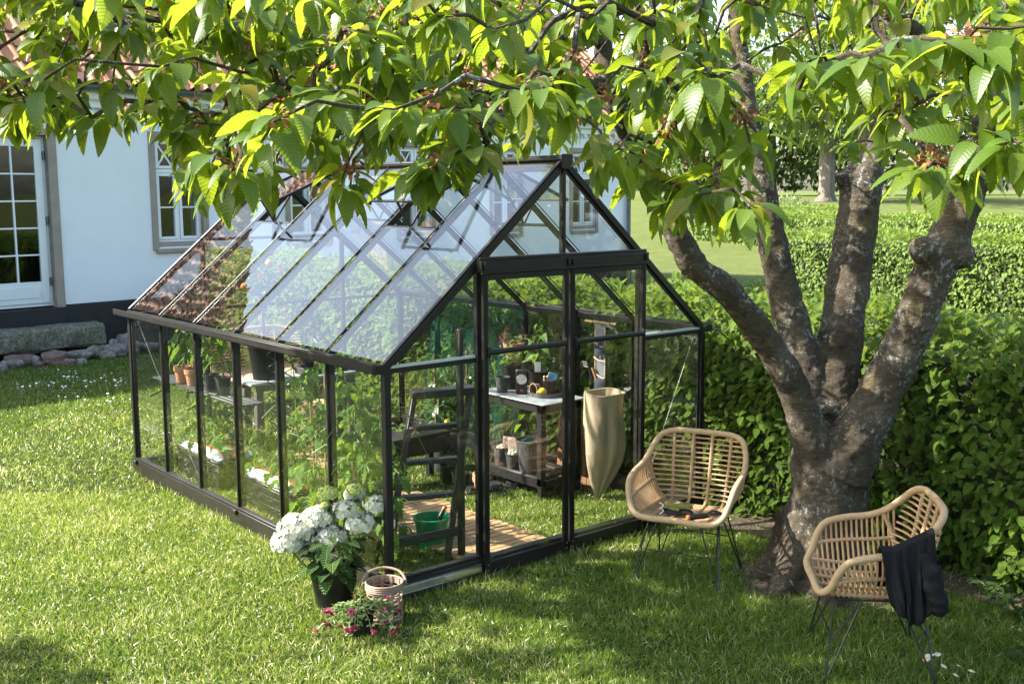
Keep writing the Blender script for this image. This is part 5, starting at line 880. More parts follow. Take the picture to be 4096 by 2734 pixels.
for i, (x, y, lb) in enumerate(((2.13, 1.49, 'dark bulb packet with a printed picture behind the paler one'), (2.13, 1.42, 'pale pink bulb packet standing in the smaller bulb pot'))): t = thing('bulb_packet', lb, 'packet', (x, y, SZ + .10), R(-50)); mb = MB(); mb.box((0, 0, .06), (.10, .006, .15), Matrix.Rotation(R(4 - 6 * i), 3, 'Y')); part('packet', mb, m_pack if i == 0 else m_pack2, t); mb = MB(); mb.tube([(.0, -.0035, .03), (.0, -.0045, .03)], .014, 14); part('round_badge', mb, m_green, t)
t = small_pot('flower_pot', 'largest dusty grey pot on the low bench shelf', (2.15, 1.23, SZ), .095, .125, .26, m_potg, s=False)
mb = MB()
t = thing('hand_fork', 'black tool handle leaning in the largest grey pot', 'tool', (2.17, 1.22, SZ + .05)); mb = MB(); mb.tube([(-.04, 0, 0), (.03, .0, .38)], .007, 8); part('shaft', mb, m_tool, t); mb = MB(); mb.tube([(.055, 0, 0), (.05, 0, .33)], [.014, .012], 8); part('pale_handle', mb, m_bulb, t)
t = thing('net_roll', 'bunch of folded green net stuffed in the largest grey pot', 'net', (2.12, 1.25, SZ + .2)); mb = MB(); rocky(mb, (0, 0, .03), (.06, .05, .05), 4, 12, .25); mb.uv = [(p[0] * 9, p[2] * 9) for p in mb.v]; part('net_fold', mb, m_net, t)
t = small_pot('potted_pepper', 'pepper plant on the low shelf behind the largest grey pot', (2.36, 1.50, SZ), .05, .065, .13, m_pot, cat='plant'); stems_leaves(t, (0, 0, .11), 1, .42, .1, 18, .13, m_veg, T_PEPPER, (-.8, .1), .2, .005, seed=15)
# things on the ground round the bench
t = thing('pot_tray', 'black moulded pot tray with octagonal hollows on the grass before the bench', 'tray', (1.98, 1.55, 0), R(-14)); mb = MB(); mb.bb(-.27, .27, -.17, .17, 0, .012, .004); 
mb.bb(-.28, -.265, -.18, .18, 0, .035); mb.bb(.265, .28, -.18, .18, 0, .035); mb.bb(-.265, .265, -.18, -.165, 0, .035); mb.bb(-.265, .265, .165, .18, 0, .035)
part('tray_wall', mb, m_tool, t)
for i in range(3):
    for j in range(2): q = MB(); q.lathe([(.075, .012), (.068, .055), (.06, .06), (.001, .058)], 8, (-.175 + i * .175, -.085 + j * .17, 0)); part('octagonal_cup', q, m_tool, t)
t = small_pot('flower_pot', 'terracotta pot stacked in another on the grass before the bench', (1.79, 1.42, .035), .045, .064, .105, m_terra, .006, s=False)
small_pot('flower_pot', 'upper terracotta pot nested in the one before the bench', (1.79, 1.42, .075), .045, .063, .10, m_terra, .005, s=False)
small_pot('flower_pot', 'ribbed black pot standing behind the stacked terracotta pots', (1.74, 1.62, .0), .06, .07, .15, m_pot, s=False)
t = small_pot('potted_herb', 'small pale leaved seedling in a black pot behind the ribbed pot', (1.80, 1.85, 0), .06, .075, .16, m_pot, cat='plant'); stems_leaves(t, (0, 0, .14), 5, .14, .1, 30, .05, m_pet, T_SMALL, (-.4, .5), .1, .003, seed=23)
t = thing('lemon_tree', 'lemon tree on a cane trellis in a grey planter behind the ladder', 'plant', (2.05, 2.25, 0)); p = part('pot', pot_mb(.13, .165, .34), m_potg, t); soil(p, .155, .3)
stems_leaves(t, (0, 0, .3), 9, .72, .34, 150, .125, m_citrus, T_PEPPER, (-.9, .2), .12, .006, seed=31)
canes(t, [[(-.16, -.1, .3), (-.17, -.1, 1.02)], [(.16, -.1, .3), (.17, -.1, 1.02)], [(-.22, -.1, .92), (.22, -.1, .93)], [(-.22, -.1, .66), (.22, -.1, .67)]], .009, m_plank)
for q in ((.08, -.18, .62), (-.13, -.22, .45), (.14, -.1, .35)): part('lemon', MB().ball(q, .034, 10, (.9, .9, 1.25)), m_lemon, t)
t = thing('planter_box', 'black trough planter on legs behind the ladder steps', 'planter', (1.58, 2.05, 0)); mb = MB(); mb.bb(-.28, .28, -.14, .14, .26, .42, .006); part('box_body', mb, m_bench, t); [part('leg', MB().bb(x - .025, x + .025, y - .025, y + .025, 0, .26), m_bench, t) for x in (-.24, .24) for y in (-.1, .1)]; stems_leaves(t, (0, 0, .40), 8, .14, .22, 50, .07, m_veg, T_SMALL, (-.3, .5), .1, .003, seed=41)
t = small_pot('potted_basil', 'bright green basil in a low black pot behind the ladder rungs', (1.30, 1.92, 0), .09, .11, .16, m_pot, cat='plant'); stems_leaves(t, (0, 0, .14), 14, .17, .15, 150, .055, m_basil, T_PEPPER, (-.5, .3), .2, .003, seed=51)
# hanging flower pot, plank panel, burlap bag and tool organiser
t = thing('hanging_flower_pot', 'terracotta pot of magenta flowers held by a ring on the side post', 'plant', (2.50, 1.86, .93)); p = part('pot', pot_mb(.062, .085, .16, .008), m_terra_w, t); soil(p, .08, .14)
q = MB(); q.tube([(.10 * math.cos(a), .10 * math.sin(a), .10) for a in np.linspace(0, 6.283, 25)[:-1]], .004, 6, True); q.tube([(.10, 0, .10), (.17, .05, .10)], .005, 6); part('ring_bracket', q, m_black, t)
def flowers_on(parent, pts, size, mat, seed, n_pet=5):
    rs = np.random.default_rng(seed)
    first = None
    for p in pts:
        if first is None:
            a = np.arange(n_pet) * 2 * math.pi / n_pet; A = np.stack([np.cos(a), np.sin(a), np.full(n_pet, .45)], 1); N = np.stack([-np.cos(a) * .5, -np.sin(a) * .5, np.ones(n_pet)], 1)
            A2 = np.concatenate([A, A * np.array([.55, .55, 1.6])]); first = bulk('flower', T_PET, A2, np.concatenate([N, N]), np.concatenate([np.full(n_pet, size), np.full(n_pet, size * .7)]), np.zeros((2 * n_pet, 3)), mat, parent); o = first
        else: o = first.copy(); COL.objects.link(o); o.parent = parent
        o.location = p; o.rotation_euler = (rs.normal() * .6 + .4, rs.normal() * .6 - .3, rs.random() * 6); s_ = rs.uniform(.75, 1.2); o.scale = (s_,) * 3
def petunia(t, z, spread, n_st, nl, nf, h, seed, droop=.1, ls=.035, fs=.026):
    rs = np.random.default_rng(seed); ms = MB(); P = []; A = []; N = []; S = []; F = []
    for k in range(n_st):
        a = k * 2.4 + rs.random() * .5; L = spread * rs.uniform(.5, 1.05); zz = h * rs.uniform(.2, 1)
        pts = [np.array([math.cos(a) * L * u, math.sin(a) * L * u, z + zz * math.sin(u * 2.2) - droop * u * u]) for u in np.linspace(0, 1, 7)]; ms.tube(pts, .0022, 4)
        for j in range(nl // n_st):
            u = .15 + .85 * (j + rs.random()) / (nl / n_st); i = min(5, int(u * 6)); p = pts[i] + (pts[i + 1] - pts[i]) * (u * 6 - i); d = unit(1)[0] + np.array([math.cos(a) * .4, math.sin(a) * .4, .3]); P.append(p); A.append(d); N.append([d[0] * .2, d[1] * .2, 1]); S.append(ls * rs.uniform(.6, 1.2))
        if k < nf: F.append(pts[-1] + np.array([0, 0, .012]))
        if k + n_st < nf: F.append(pts[4] + np.array([0, 0, .03]))
    part('stem', ms, m_stem, t); bulk('foliage', T_SMALL, np.array(A), np.array(N), np.array(S), np.array(P), m_pet, t); flowers_on(t, F, fs, m_petal, seed)
T_PET = leaf_tpl(4, .85, .0, .25, 0, .62, .02)
petunia(t, .15, .20, 16, 130, 22, .10, 3, .02, .034, .024)
t = thing('plank_panel', 'low panel of brown upright planks leaning against the side glass', 'panel', (2.60, .93, 0))
for i in range(7): mb = MB(); y = i * .073; mb.box((.02 + random.uniform(-.003, .003), y + .034, .26 + random.uniform(-.006, .006)), (.016, .068, .52), Matrix.Rotation(R(4), 3, 'Y')); part('plank', mb, m_plank, t)
mb = MB(); mb.beam((.035, 0, .4), (.035, .5, .4), .03, .02); part('batten', mb, m_plank, t)
t = thing('burlap_bag', 'long tapering burlap bag hanging open below the tool organiser', 'bag', (2.43, .70, 0)); n = 96; prof = [(.006, .0), (.03, .03), (.065, .10), (.098, .18), (.128, .28), (.146, .38), (.152, .50), (.150, .65), (.147, .76), (.150, .80), (.150, .835)]
def fold(a, z):
    k = min(1, max(0, (.84 - z) / .55)); d = lambda a0, w_: math.exp(-(((a - a0 + math.pi) % (2 * math.pi) - math.pi) / w_) ** 2)
    return 1 + k * (.13 * math.sin(2 * a + 1.5 + 1.2 * z) + .06 * math.sin(5 * a - 4 * z)) - k * (.34 * d(3.9 + .5 * z, .22) + .26 * d(2.7 - .3 * z, .2) + .3 * d(5.1 + .2 * z, .25) + .2 * d(.8, .3)) + .012 * math.sin(13 * a + 20 * z) + .01 * math.sin(7 * a)
mb = MB(); vs = []; pr_ = []
zz = np.linspace(.002, .835, 40)
for z in zz: pr_.append((float(np.interp(z, [p[1] for p in prof], [p[0] for p in prof])), float(z)))
mb.lathe(pr_ + [(r_ - .005, z) for r_, z in pr_[::-1][:18]], n, wob=fold); mb.f = [f for f in mb.f if len(f) == 4]
mb.v = [(p[0] - .035 * (1 - p[2] / .835) ** 2 + .012 * math.sin(7 * p[2]), p[1] + .03 * (1 - p[2] / .835) ** 2 + .01 * math.sin(9 * p[2] + 1), p[2]) for p in mb.v]
part('bag_cloth', mb, m_burlap, t); mb = MB(); mb.tube([(.150 * math.cos(a) * fold(a, .835), .150 * math.sin(a) * fold(a, .835), .835 + .006 * math.sin(3 * a)) for a in np.linspace(0, 6.283, 49)[:-1]], .0065, 8, True); part('rim_roll', mb, m_burlap, t)
t = thing('tool_organiser', 'grey and blue canvas tool organiser strip hanging from a wooden rod', 'organiser', (2.60, .93, 1.335))
mb = MB(); mb.tube([(.0, -.17, 0), (.0, .17, 0)], .010, 10); part('rod', mb, m_bamboo, t)
for y in (-.11, .08): mb = MB(); mb.tube([(0, y, -.012), (-.014, y, 0), (0, y, .012), (.03, y, .035), (.045, y, .05), (.06, y, .04)], .0022, 5); part('hook', mb, m_black, t)
def strip(z0, z1, w_, bul, name, mat, x=0.0, skew=0.0):
    mb = MB(); G_ = []
    for i in range(13):
        u = i / 12; z = z0 + (z1 - z0) * u; G_.append([(x - bul * math.sin(math.pi * min(1, u * .9 + .05)) * math.cos(v * 1.4) * (1 if u < .98 else .6) - .004 * math.sin(7 * u), v * w_ + skew * u, z + .008 * math.sin(3 * v) * (u == 0)) for v in np.linspace(-1, 1, 11)])
    mb.sheet(G_); mb.sheet([[(p[0] + .003, p[1], p[2]) for p in r_] for r_ in G_], True); return part(name, mb, mat, t)
strip(.0, -.50, .055, .0, 'backing', m_canvas); a = strip(-.175, -.275, .060, .035, 'upper_pocket', m_denim, -.004); b = strip(-.42, -.56, .058, .03, 'lower_pocket', m_denim, -.004)
for nm, z, bl, par in (('pocket_trim', -.175, .012, a), ('pocket_trim', -.285, .03, a), ('pocket_trim', -.42, .010, b)): mb = MB(); mb.tube([(-.006 - bl * math.cos(v * 1.4), v * .061, z + .012 * math.sin(v * 2.4)) for v in np.linspace(-1, 1, 12)], .0035, 6); part(nm, mb, m_bulb, par)
for s_ in (-1, 1): mb = MB(); mb.tube([(-.003, s_ * .055, 0), (-.003, s_ * .055, -.5)], .003, 6); part('edge_trim', mb, m_bulb, t)
t = thing('scissors', 'black handled scissors in the upper pocket of the canvas organiser', 'scissors', (2.58, .91, 1.15)); 
for k in (-1, 1): mb = MB(); mb.tube([(0, k * .012 + .014 * math.cos(a), .03 + .022 * math.sin(a)) for a in np.linspace(0, 6.283, 15)[:-1]], .004, 6, True); part('handle', mb, m_tool, t)
mb = MB(); mb.beam((0, 0, .01), (0, 0, -.09), .012, .003, (1, 0, 0)); part('blade', mb, m_alu, t)
t = thing('hand_rake', 'black three tined hand rake in the lower pocket of the canvas organiser', 'rake', (2.57, .99, .93)); mb = MB(); mb.tube([(0, -.01, -.07), (0, .035, .04), (0, .055, .075)], .006, 6); part('neck', mb, m_tool, t)
for k in range(3): mb = MB(); mb.tube([(0, .04 + .007 * k, .045 + .017 * k), (-.01, .085 + .007 * k, .05 + .017 * k), (-.012, .095, .035 + .017 * k)], .0035, 6); part('tine', mb, m_tool, t)
t = thing('hand_trowel', 'wooden tool handle sticking out of the lower organiser pocket', 'trowel', (2.575, .965, .88)); mb = MB(); mb.tube([(0, -.02, 0), (0, .025, .095)], [.010, .012], 8); part('grip', mb, m_plank, t)
# shade net along the hedge side
t = thing('shade_net', 'dark green shade net draped down the side wall and under the roof', 'net', (2.55, 2.45, 0)); path = [(-.01, .05), (.02, .4), (.04, .8), (.06, 1.15), (.07, 1.36), (-.06, 1.44), (-.22, 1.56), (-.40, 1.72), (-.58, 1.88), (-.74, 2.02), (-.86, 2.12)]
G_ = []
for i in range(49):
    y = -.68 + 1.42 * i / 48; row = []
    for j in range(41):
        u = j / 40 * (len(path) - 1); k = min(len(path) - 2, int(u)); f = u - k; x = path[k][0] * (1 - f) + path[k + 1][0] * f; z = path[k][1] * (1 - f) + path[k + 1][1] * f
        wv = .022 * math.sin(y * 26 + z * 2) + .012 * math.sin(y * 55 + 3 * z); sag = -.05 * math.sin(math.pi * min(1, max(0, (z - 1.4) / .7))) * (1 + .4 * math.sin(y * 9))
        row.append((x - .03 + (wv if z < 1.36 else wv * .3), y * (1 + .06 * math.sin(z * 3)), z + sag + (.3 * wv if z > 1.36 else 0)))
    G_.append(row)
mb = MB(); mb.sheet(G_); part('net_sheet', mb, m_net, t)
# ---------------- behind the greenhouse: rattan sofa and log stool
t = thing('log_stool', 'round sawn log stool with pale end grain behind the greenhouse', 'stool', (2.42, 5.08, 0)); mb = MB(); mb.lathe([(.15, 0), (.165, .02), (.16, .11)], 30, wob=lambda a, z: 1 + .03 * math.sin(5 * a)); part('bark_side', mb, m_bark2, t); mb = MB(); mb.lathe([(.152, .11), (.15, .122), (.001, .123)], 30, wob=lambda a, z: 1 + .03 * math.sin(5 * a)); part('sawn_top', mb, m_log, t)
# ---------------- rattan chairs
def smooth_path(P, n=6, closed=False):
    P = [Vector(p) for p in P]; k = len(P); out = []
    for i in range(k if closed else k - 1):
        p0, p1, p2, p3 = (P[(i - 1) % k], P[i], P[(i + 1) % k], P[(i + 2) % k]) if closed else (P[max(0, i - 1)], P[i], P[i + 1], P[min(k - 1, i + 2)])
        for j in range(n):
            t = j / n; out.append(.5 * ((2 * p1) + (p2 - p0) * t + (2 * p0 - 5 * p1 + 4 * p2 - p3) * t * t + (3 * p1 - p0 - 3 * p2 + p3) * t ** 3))
    if not closed: out.append(P[-1])
    return out
def chair(label, loc, rz):
    t = thing('rattan_chair', label, 'chair', loc, rz, 'rattan armchairs under the cherry tree')
    half = [(.0, -.295, .425), (.15, -.295, .422), (.235, -.285, .43), (.285, -.255, .47), (.312, -.225, .55), (.322, -.18, .61), (.325, -.08, .64), (.322, .03, .655), (.312, .12, .69), (.295, .19, .75), (.262, .245, .81), (.19, .275, .838), (.08, .285, .842)]
    loop = half + [(0, .287, .842)] + [(-x, y, z) for x, y, z in half[:0:-1]]
    rim = smooth_path(loop, 6, True)
    mb = MB(); mb.tube(rim, .0185, 10, True); part('rim', mb, m_rattan, t)
    hz_ = [(p[1], p[2], p[0]) for p in smooth_path(half, 8)]; ys = [q[0] for q in hz_]; zs = [q[1] for q in hz_]; xs_ = [q[2] for q in hz_]
    def rim_at(y): i = min(range(len(ys)), key=lambda k: abs(ys[k] - y) + (5 if zs[k] < .45 and y > -.27 else 0)); return xs_[i], zs[i]
    shell = MB()
    for k in range(17):   # U-shaped hoops: arm, side, seat, side, arm
        y = -.262 + k * .0262; x, z = rim_at(y); sw = .235 - .02 * (k / 16); zb = .405 - .012 * math.sin(k / 16 * 3.1)
        pts = [(x - .004, y, z), (x - .012, y + .006, z - (z - .43) * .45), (sw + .035, y + .008, .465), (sw - .01, y + .008, zb + .012), (sw - .07, y + .005, zb), (0, y, zb - .006)]
        if z < .50: pts = [(x - .01, y, z), (sw - .03, y + .003, zb + .006), (0, y, zb - .006)]
        pts += [(-q[0], q[1], q[2]) for q in pts[-2::-1]]; shell.tube(smooth_path(pts, 5), .0062, 6, caps=False)
    part('seat_rods', shell, m_rod, t)
    back = MB()
    for k in range(13):
        u = k / 12; z = .438 + u * .362; yb = .188 + .095 * u; w_ = .225 + .085 * math.sin(min(1, u * 1.15) * 1.75); 
        if u > .8: w_ -= (u - .8) * .22
        yc = yb - .075 * (1 - .45 * u); back.tube(smooth_path([(-w_, yc, z + .012), (-w_ * .72, yb - .012, z + .003), (0, yb + .012, z), (w_ * .72, yb - .012, z + .003), (w_, yc, z + .012)], 5), .0062, 6, caps=False)
    part('back_rods', back, m_rod, t)
    bind = MB()
    for x in (-.165, -.055, .055, .165):
        p = [(x * 1.0, -.285, .412), (x, -.1, .397), (x, .1, .398), (x, .175, .418), (x * 1.02, .195, .45), (x * 1.08, .24, .62), (x * 1.12, .285, .835)]
        if abs(x) > .1: p = [(q[0], q[1] - .010 * max(0, (q[2] - .44) * 2), q[2]) for q in p]
        bind.tube(smooth_path(p, 8), .0105, 8, caps=False)
    for s_ in (-1, 1):
        bind.tube(smooth_path([(s_ * .303, -.235, .505), (s_ * .300, -.10, .525), (s_ * .296, .05, .535), (s_ * .285, .15, .55)], 6), .0100, 8)
        bind.tube(smooth_path([(s_ * .312, .105, .675), (s_ * .29, .15, .58), (s_ * .262, .162, .49), (s_ * .215, .155, .425)], 6), .0120, 8)
        bind.tube(smooth_path([(s_ * .24, -.262, .435), (s_ * .236, -.1, .422), (s_ * .225, .1, .42), (s_ * .205, .165, .43)], 6), .0100, 8)
    part('bound_ribs', bind, m_rattan_s, t)
    for sx in (-1, 1):
        for sy in (-1, 1):
            mb = MB(); f = (sx * .265, sy * .262, .006); mb.tube(smooth_path([(sx * .13, sy * .205, .388), (sx * .262, sy * .258, .012), f, (sx * .268, sy * .252, .012), (sx * .215, sy * .09, .388)], 4), .0048, 7); mb.ball((f[0], f[1], .007), .009, 6); part('leg', mb, m_wire, t)
    mb = MB()
    for sy in (-1, 1): mb.tube([(-.20, sy * .23, .205), (.20, sy * .23, .205)], .0045, 6)
    for sx in (-1, 1): mb.tube([(sx * .21, sy_ * .0 - .205, .388) for sy_ in (0,)] + [(sx * .21, .205, .388)], .0045, 6); mb.tube([(sx * .13, -.205, .388), (sx * .13, .205, .388)], .0045, 6); mb.tube([(sx * .24, -.235, .19), (sx * .21, -.09, .388)], .0045, 6)
    for sy in (-.205, .205): mb.tube([(-.22, sy, .388), (.22, sy, .388)], .0045, 6)
    part('leg_frame', mb, m_wire, t); return t
m_rattan_s = wrapmat('rattan_rib_wrap', (.42, .26, .14), (.50, .33, .19), .014)
C1 = (1.66, -.81, 0); C1R = R(-66); C2 = (1.425, -2.215, 0); C2R = R(-136.6)
chair('tan rattan armchair with gloves and a garden fork on its seat', C1, C1R)
chair('tan rattan armchair with a dark sweater over its arm', C2, C2R)
def loc2w(c, rz, p): return (c[0] + p[0] * math.cos(rz) - p[1] * math.sin(rz), c[1] + p[0] * math.sin(rz) + p[1] * math.cos(rz), c[2] + p[2])
# gloves and fork on the first chair
g0 = thing('garden_gloves', 'olive and black garden gloves with white cuffs on the chair seat', 'gloves', loc2w(C1, C1R, (-.13, -.13, .412)), C1R + R(20))
def glove(oz, oy, mirror, mat):
    mb = MB(); G_ = []
    for i in range(9):
        u = i / 8; x = .12 * u; w_ = .036 + .012 * math.sin(u * 3); ring = []
        for j in range(12): a = 2 * math.pi * j / 12; ring.append((x, oy + w_ * math.cos(a), oz + .012 + .012 * math.sin(a) * (1 - .2 * u)))
        G_.append(ring + [ring[0]])
    mb.sheet(G_)
    for k, (dy, L, an) in enumerate(((-.034, .062, -.12), (-.012, .075, .0), (.012, .072, .06), (.033, .056, .16))): mb.tube([(.112, oy + dy, oz + .012), (.112 + L * .5, oy + dy + an * L * .5, oz + .016), (.112 + L, oy + dy + an * L, oz + .006)], [.0125, .0115, .008], 8)
    mb.tube([(.04, oy + mirror * .035, oz + .012), (.075, oy + mirror * .062, oz + .012), (.10, oy + mirror * .07, oz + .008)], [.013, .012, .008], 8)
    return part('glove', mb, mat, g0)
for oz, oy, mi, mt in ((0, 0, 1, m_glove_b), (.024, .03, -1, m_glove)):
    gp = glove(oz, oy, mi, mt); q = MB(); q.tube([(-.004 - .012 * math.sin(2 * a), oy + .040 * math.cos(a), oz + .013 + .013 * math.sin(a)) for a in np.linspace(0, 6.283, 19)[:-1]], .0035, 6, True); part('cuff', q, m_white_p, gp)
t = thing('hand_cultivator', 'three pronged hand cultivator with orange tipped black handle on the chair seat', 'tool', loc2w(C1, C1R, (.06, -.21, .43)), C1R + R(40))
mb = MB(); mb.tube([(0, 0, 0), (.03, 0, 0), (.10, 0, .002), (.125, 0, .002)], [.015, .016, .017, .012], 12); part('grip', mb, m_tool, t); mb = MB(); mb.tube([(-.012, 0, 0), (-.008, 0, 0), (.004, 0, 0)], [.010, .0155, .0155], 12); part('grip_end', mb, m_orange, t)
for k in (-1, 0, 1): mb = MB(); mb.tube(smooth_path([(.12, 0, .002), (.15, k * .030, .012), (.19, k * .036, .014), (.235, k * .036, -.004)], 4), [.0055] * 12 + [.003], 7); part('prong', mb, m_tool, t)
# sweater over the near arm of the second chair (chair frame: local +x is away from the camera side)
t = thing('sweater', 'dark marled sweater draped over the arm of the rattan chair', 'sweater', C2, C2R)
SWS = 1
def drape():
    mb = MB(); G_ = []; nU, nV = 34, 40
    for i in range(nU + 1):
        u = i / nU; row = []
        for j in range(nV + 1):
            v = j / nV * 2 - 1
            # u 0 inside seat side .. rim at .28 .. outside bottom at 1
            yb = .075 + v * (.118 - .03 * max(0, u - .3)) + .05 * max(0, u - .28)
            rimz = .655 + .028 + max(0, yb - .02) * .55
            if u < .22: x = .285 - .02 * (1 - u / .22); z = rimz - .012 - (.22 - u) * .85
            elif u < .34: a = (u - .22) / .12 * math.pi; x = .318 - .028 * math.cos(a); z = rimz - .012 + .026 * math.sin(a)
            else: d = (u - .34) / .66; x = .346 + .018 * d; z = rimz - .012 - d * (.345 + .05 * math.sin(v * 2.2 + 1) - .06 * v * v)
            hang = min(1, max(0, (u - .3) * 2.2)); f = .024 * math.sin(v * 6.5 + 2.2 * u + .8) + .013 * math.sin(v * 13 + 2 + 4 * u) + .006 * math.sin(v * 27 - 2 * u)
            if u < .3: f *= .25
            row.append((SWS * (x + abs(f) * .9 * max(.25, hang) + .004), yb + .012 * math.sin(v * 5 + u * 4) * hang, z + .006 * math.sin(v * 11) * hang))
        G_.append(row)
    mb.sheet(G_); return mb
mb = drape(); o = part('body_cloth', mb, m_knit, t); md = o.modifiers.new('thick', 'SOLIDIFY'); md.thickness = .006; md.offset = 0
sl_ = [(.350, .15, .68), (.372, .175, .60), (.384, .20, .52), (.385, .215, .45), (.380, .215, .40)]
mb = MB(); mb.tube(smooth_path([(SWS * a, b, c) for a, b, c in sl_], 6), [.030 + .016 * math.sin(i / 24 * 3) + .004 * math.sin(i * 1.3) for i in range(25)], 16); b_ = mb
b_.v = [(p[0] + .006 * math.sin(40 * p[2] + 9 * p[1]), p[1] + .006 * math.sin(33 * p[2]), p[2]) for p in b_.v]; part('sleeve', mb, m_knit, t)
# ---------------- rattan sofa behind the greenhouse
t = thing('rattan_sofa', 'wide rattan lounge sofa on the lawn behind the greenhouse', 'sofa', (2.2, 5.95, 0), R(6))
mb = MB(); half = [(0, .42, .80), (.4, .41, .80), (.64, .34, .76), (.76, .18, .67), (.80, -.05, .60), (.79, -.28, .55), (.74, -.36, .45), (.70, -.36, .34)]
lp = [(-x, y, z) for x, y, z in half[::-1]] + half[1:]; mb.tube(smooth_path(lp, 8), .024, 10); mb.tube(smooth_path([(-.70, -.36, .36), (0, -.37, .36), (.70, -.36, .36)], 6), .02, 8); part('rim', mb, m_rattan, t)
mb = MB()
for k in range(13): u = k / 12; z = .38 + .40 * u; mb.tube(smooth_path([(-.66 - .02 * u, .10 + .10 * u, z + .02 * (1 - u)), (-.5, .24 + .14 * u, z), (0, .28 + .14 * u, z), (.5, .24 + .14 * u, z), (.66 + .02 * u, .10 + .10 * u, z + .02 * (1 - u))], 5), .008, 6)
part('back_rods', mb, m_rod, t); mb = MB()
for k in range(46): x = -.66 + k * .0293; mb.tube([(x, -.36, .36), (x, -.1, .352), (x, .26 if abs(x) < .5 else .16, .372)], .009, 6)
part('seat_rods', mb, m_rod, t); mb = MB()
for s_ in (-1, 1):
    for k in range(12): y = -.33 + k * .045; zt = .55 + max(0, (y + .1)) * .3; mb.tube(smooth_path([(s_ * .785, y, zt), (s_ * .77, y, .45), (s_ * .70, y, .37)], 4), .008, 6)
part('arm_rods', mb, m_rod, t); mb = MB()
for x in (-.45, -.15, .15, .45): mb.tube([(x, .26, .37), (x, .33, .55), (x * 1.03, .415, .80)], .012, 8)
part('bound_ribs', mb, m_rattan_s, t)
for sx in (-1, 1):
    for sy in (-.3, .25): mb = MB(); mb.tube([(sx * .56, sy * .9, .36), (sx * .64, sy * 1.05, 0), (sx * .62, sy * .7, .36)], .007, 6); part('leg', mb, m_wire, t)
mb = MB(); mb.tube([(-.6, -.3, .2), (.6, -.3, .2)], .006, 6); mb.tube([(-.6, .26, .2), (.6, .26, .2)], .006, 6); part('leg_frame', mb, m_wire, t)
# ---------------- hydrangea, basket, petunia pot by the corner
HP = (-.27, .17, 0)
t = thing('potted_hydrangea', 'white hydrangea with lime green buds in a large black pot', 'plant', HP); p = part('pot', pot_mb(.098, .136, .235), m_pot, t); soil(p, .125, .20)
heads = [(-.12, .18, .44, .095, 0), (.02, .05, .385, .085, 0), (.10, .02, .535, .07, 0), (.16, -.05, .47, .075, 0), (-.03, .11, .50, .075, 0), (-.17, .21, .36, .08, 0), (-.05, .16, .33, .06, 0), (.03, .09, .635, .052, 1), (.15, -.01, .655, .045, 1), (.01, .09, .565, .026, 1), (.14, -.02, .545, .042, 1), (.13, -.03, .41, .05, 1), (.24, -.10, .57, .055, 2), (.20, .08, .60, .05, 0), (.19, -.08, .44, .035, 1)]
T_FLO = leaf_tpl(3, 1.0, .05, .1, 0, .8, .02); ms = MB()
for i, (x, y, z, r_, kind) in enumerate(heads):
    nf = int(110 * (r_ / .08) ** 1.4) if kind != 1 else int(120 * (r_ / .05) ** 1.3); u = unit(nf * 2); u = u[u[:, 2] > -.35][:nf]; nf = len(u)
    r_ *= 1.1; P = u * np.array([r_, r_, r_ * .72]) * rng.uniform(.86, 1.16, (nf, 1)); tan = np.cross(u, unit(nf)); tan /= np.linalg.norm(tan, axis=1, keepdims=True); bit = np.cross(u, tan)
    fs = .026 if kind != 1 else .0095
    A = np.concatenate([tan, bit, -tan, -bit]) + np.tile(u, (4, 1)) * .18; PP = np.tile(P, (4, 1)); N = np.tile(u, (4, 1)) + rng.normal(size=(4 * nf, 3)) * .2
    o = bulk('flower_head', T_FLO, A, N, np.full(4 * nf, fs) * rng.uniform(.8, 1.15, 4 * nf), PP, m_lime if kind == 1 else m_white, t); o.location = (x, y, z)
    mb = MB(); mb.ball((0, 0, 0), r_ * .84, 8, (1, 1, .68)); part('head_core', mb, m_lime_c if kind == 1 else m_white_c, o)
    ms.tube(smooth_path([(x * .18, y * .18, .2), (x * .6, y * .6, z * .62), (x, y, z - r_ * .3)], 5), .0055, 6)
part('stem', ms, m_stem, t)
P = []; A = []; N = []; S = []
for k in range(64):
    a = k * 2.4; q = random.uniform(.03, .17); z = random.uniform(.22, .43) - .35 * max(0, q - .12); d = (math.cos(a), math.sin(a), random.uniform(-.55, .25)); P.append((math.cos(a) * q * .8, math.sin(a) * q * .8, z)); A.append(d); N.append((d[0] * .4 + random.gauss(0, .2), d[1] * .4 + random.gauss(0, .2), 1)); S.append(random.uniform(.075, .125))
for x, y, z, r_, kind in heads[7:15]:
    for s_ in (0, 1, 2): a = random.random() * 6.3; P.append((x * .95, y * .95, z - r_ * .8 - .02)); A.append((math.cos(a), math.sin(a), -.2)); N.append((0, 0, 1)); S.append(random.uniform(.05, .09))
for d, s_ in (((-.9, .3, -.35), .13), ((-.6, -.5, -.9), .14), ((.2, -.8, -1.1), .15), ((-.95, .1, -.1), .12), ((.7, -.5, -.3), .12)): P.append((d[0] * .11, d[1] * .11, .25)); A.append(d); N.append((d[0] * .3, d[1] * .3, 1)); S.append(s_)
bulk('foliage', T_HYD, np.array(A), np.array(N), np.array(S), np.array(P), m_hyd, t)
t = thing('wicker_basket', 'round open grey willow basket with a handle beside the hydrangea pot', 'basket', (-.165, -.20, 0)); mb = MB(); rings = [0.02, .035, .05, .075, .095, .115, .135, .152, .17]
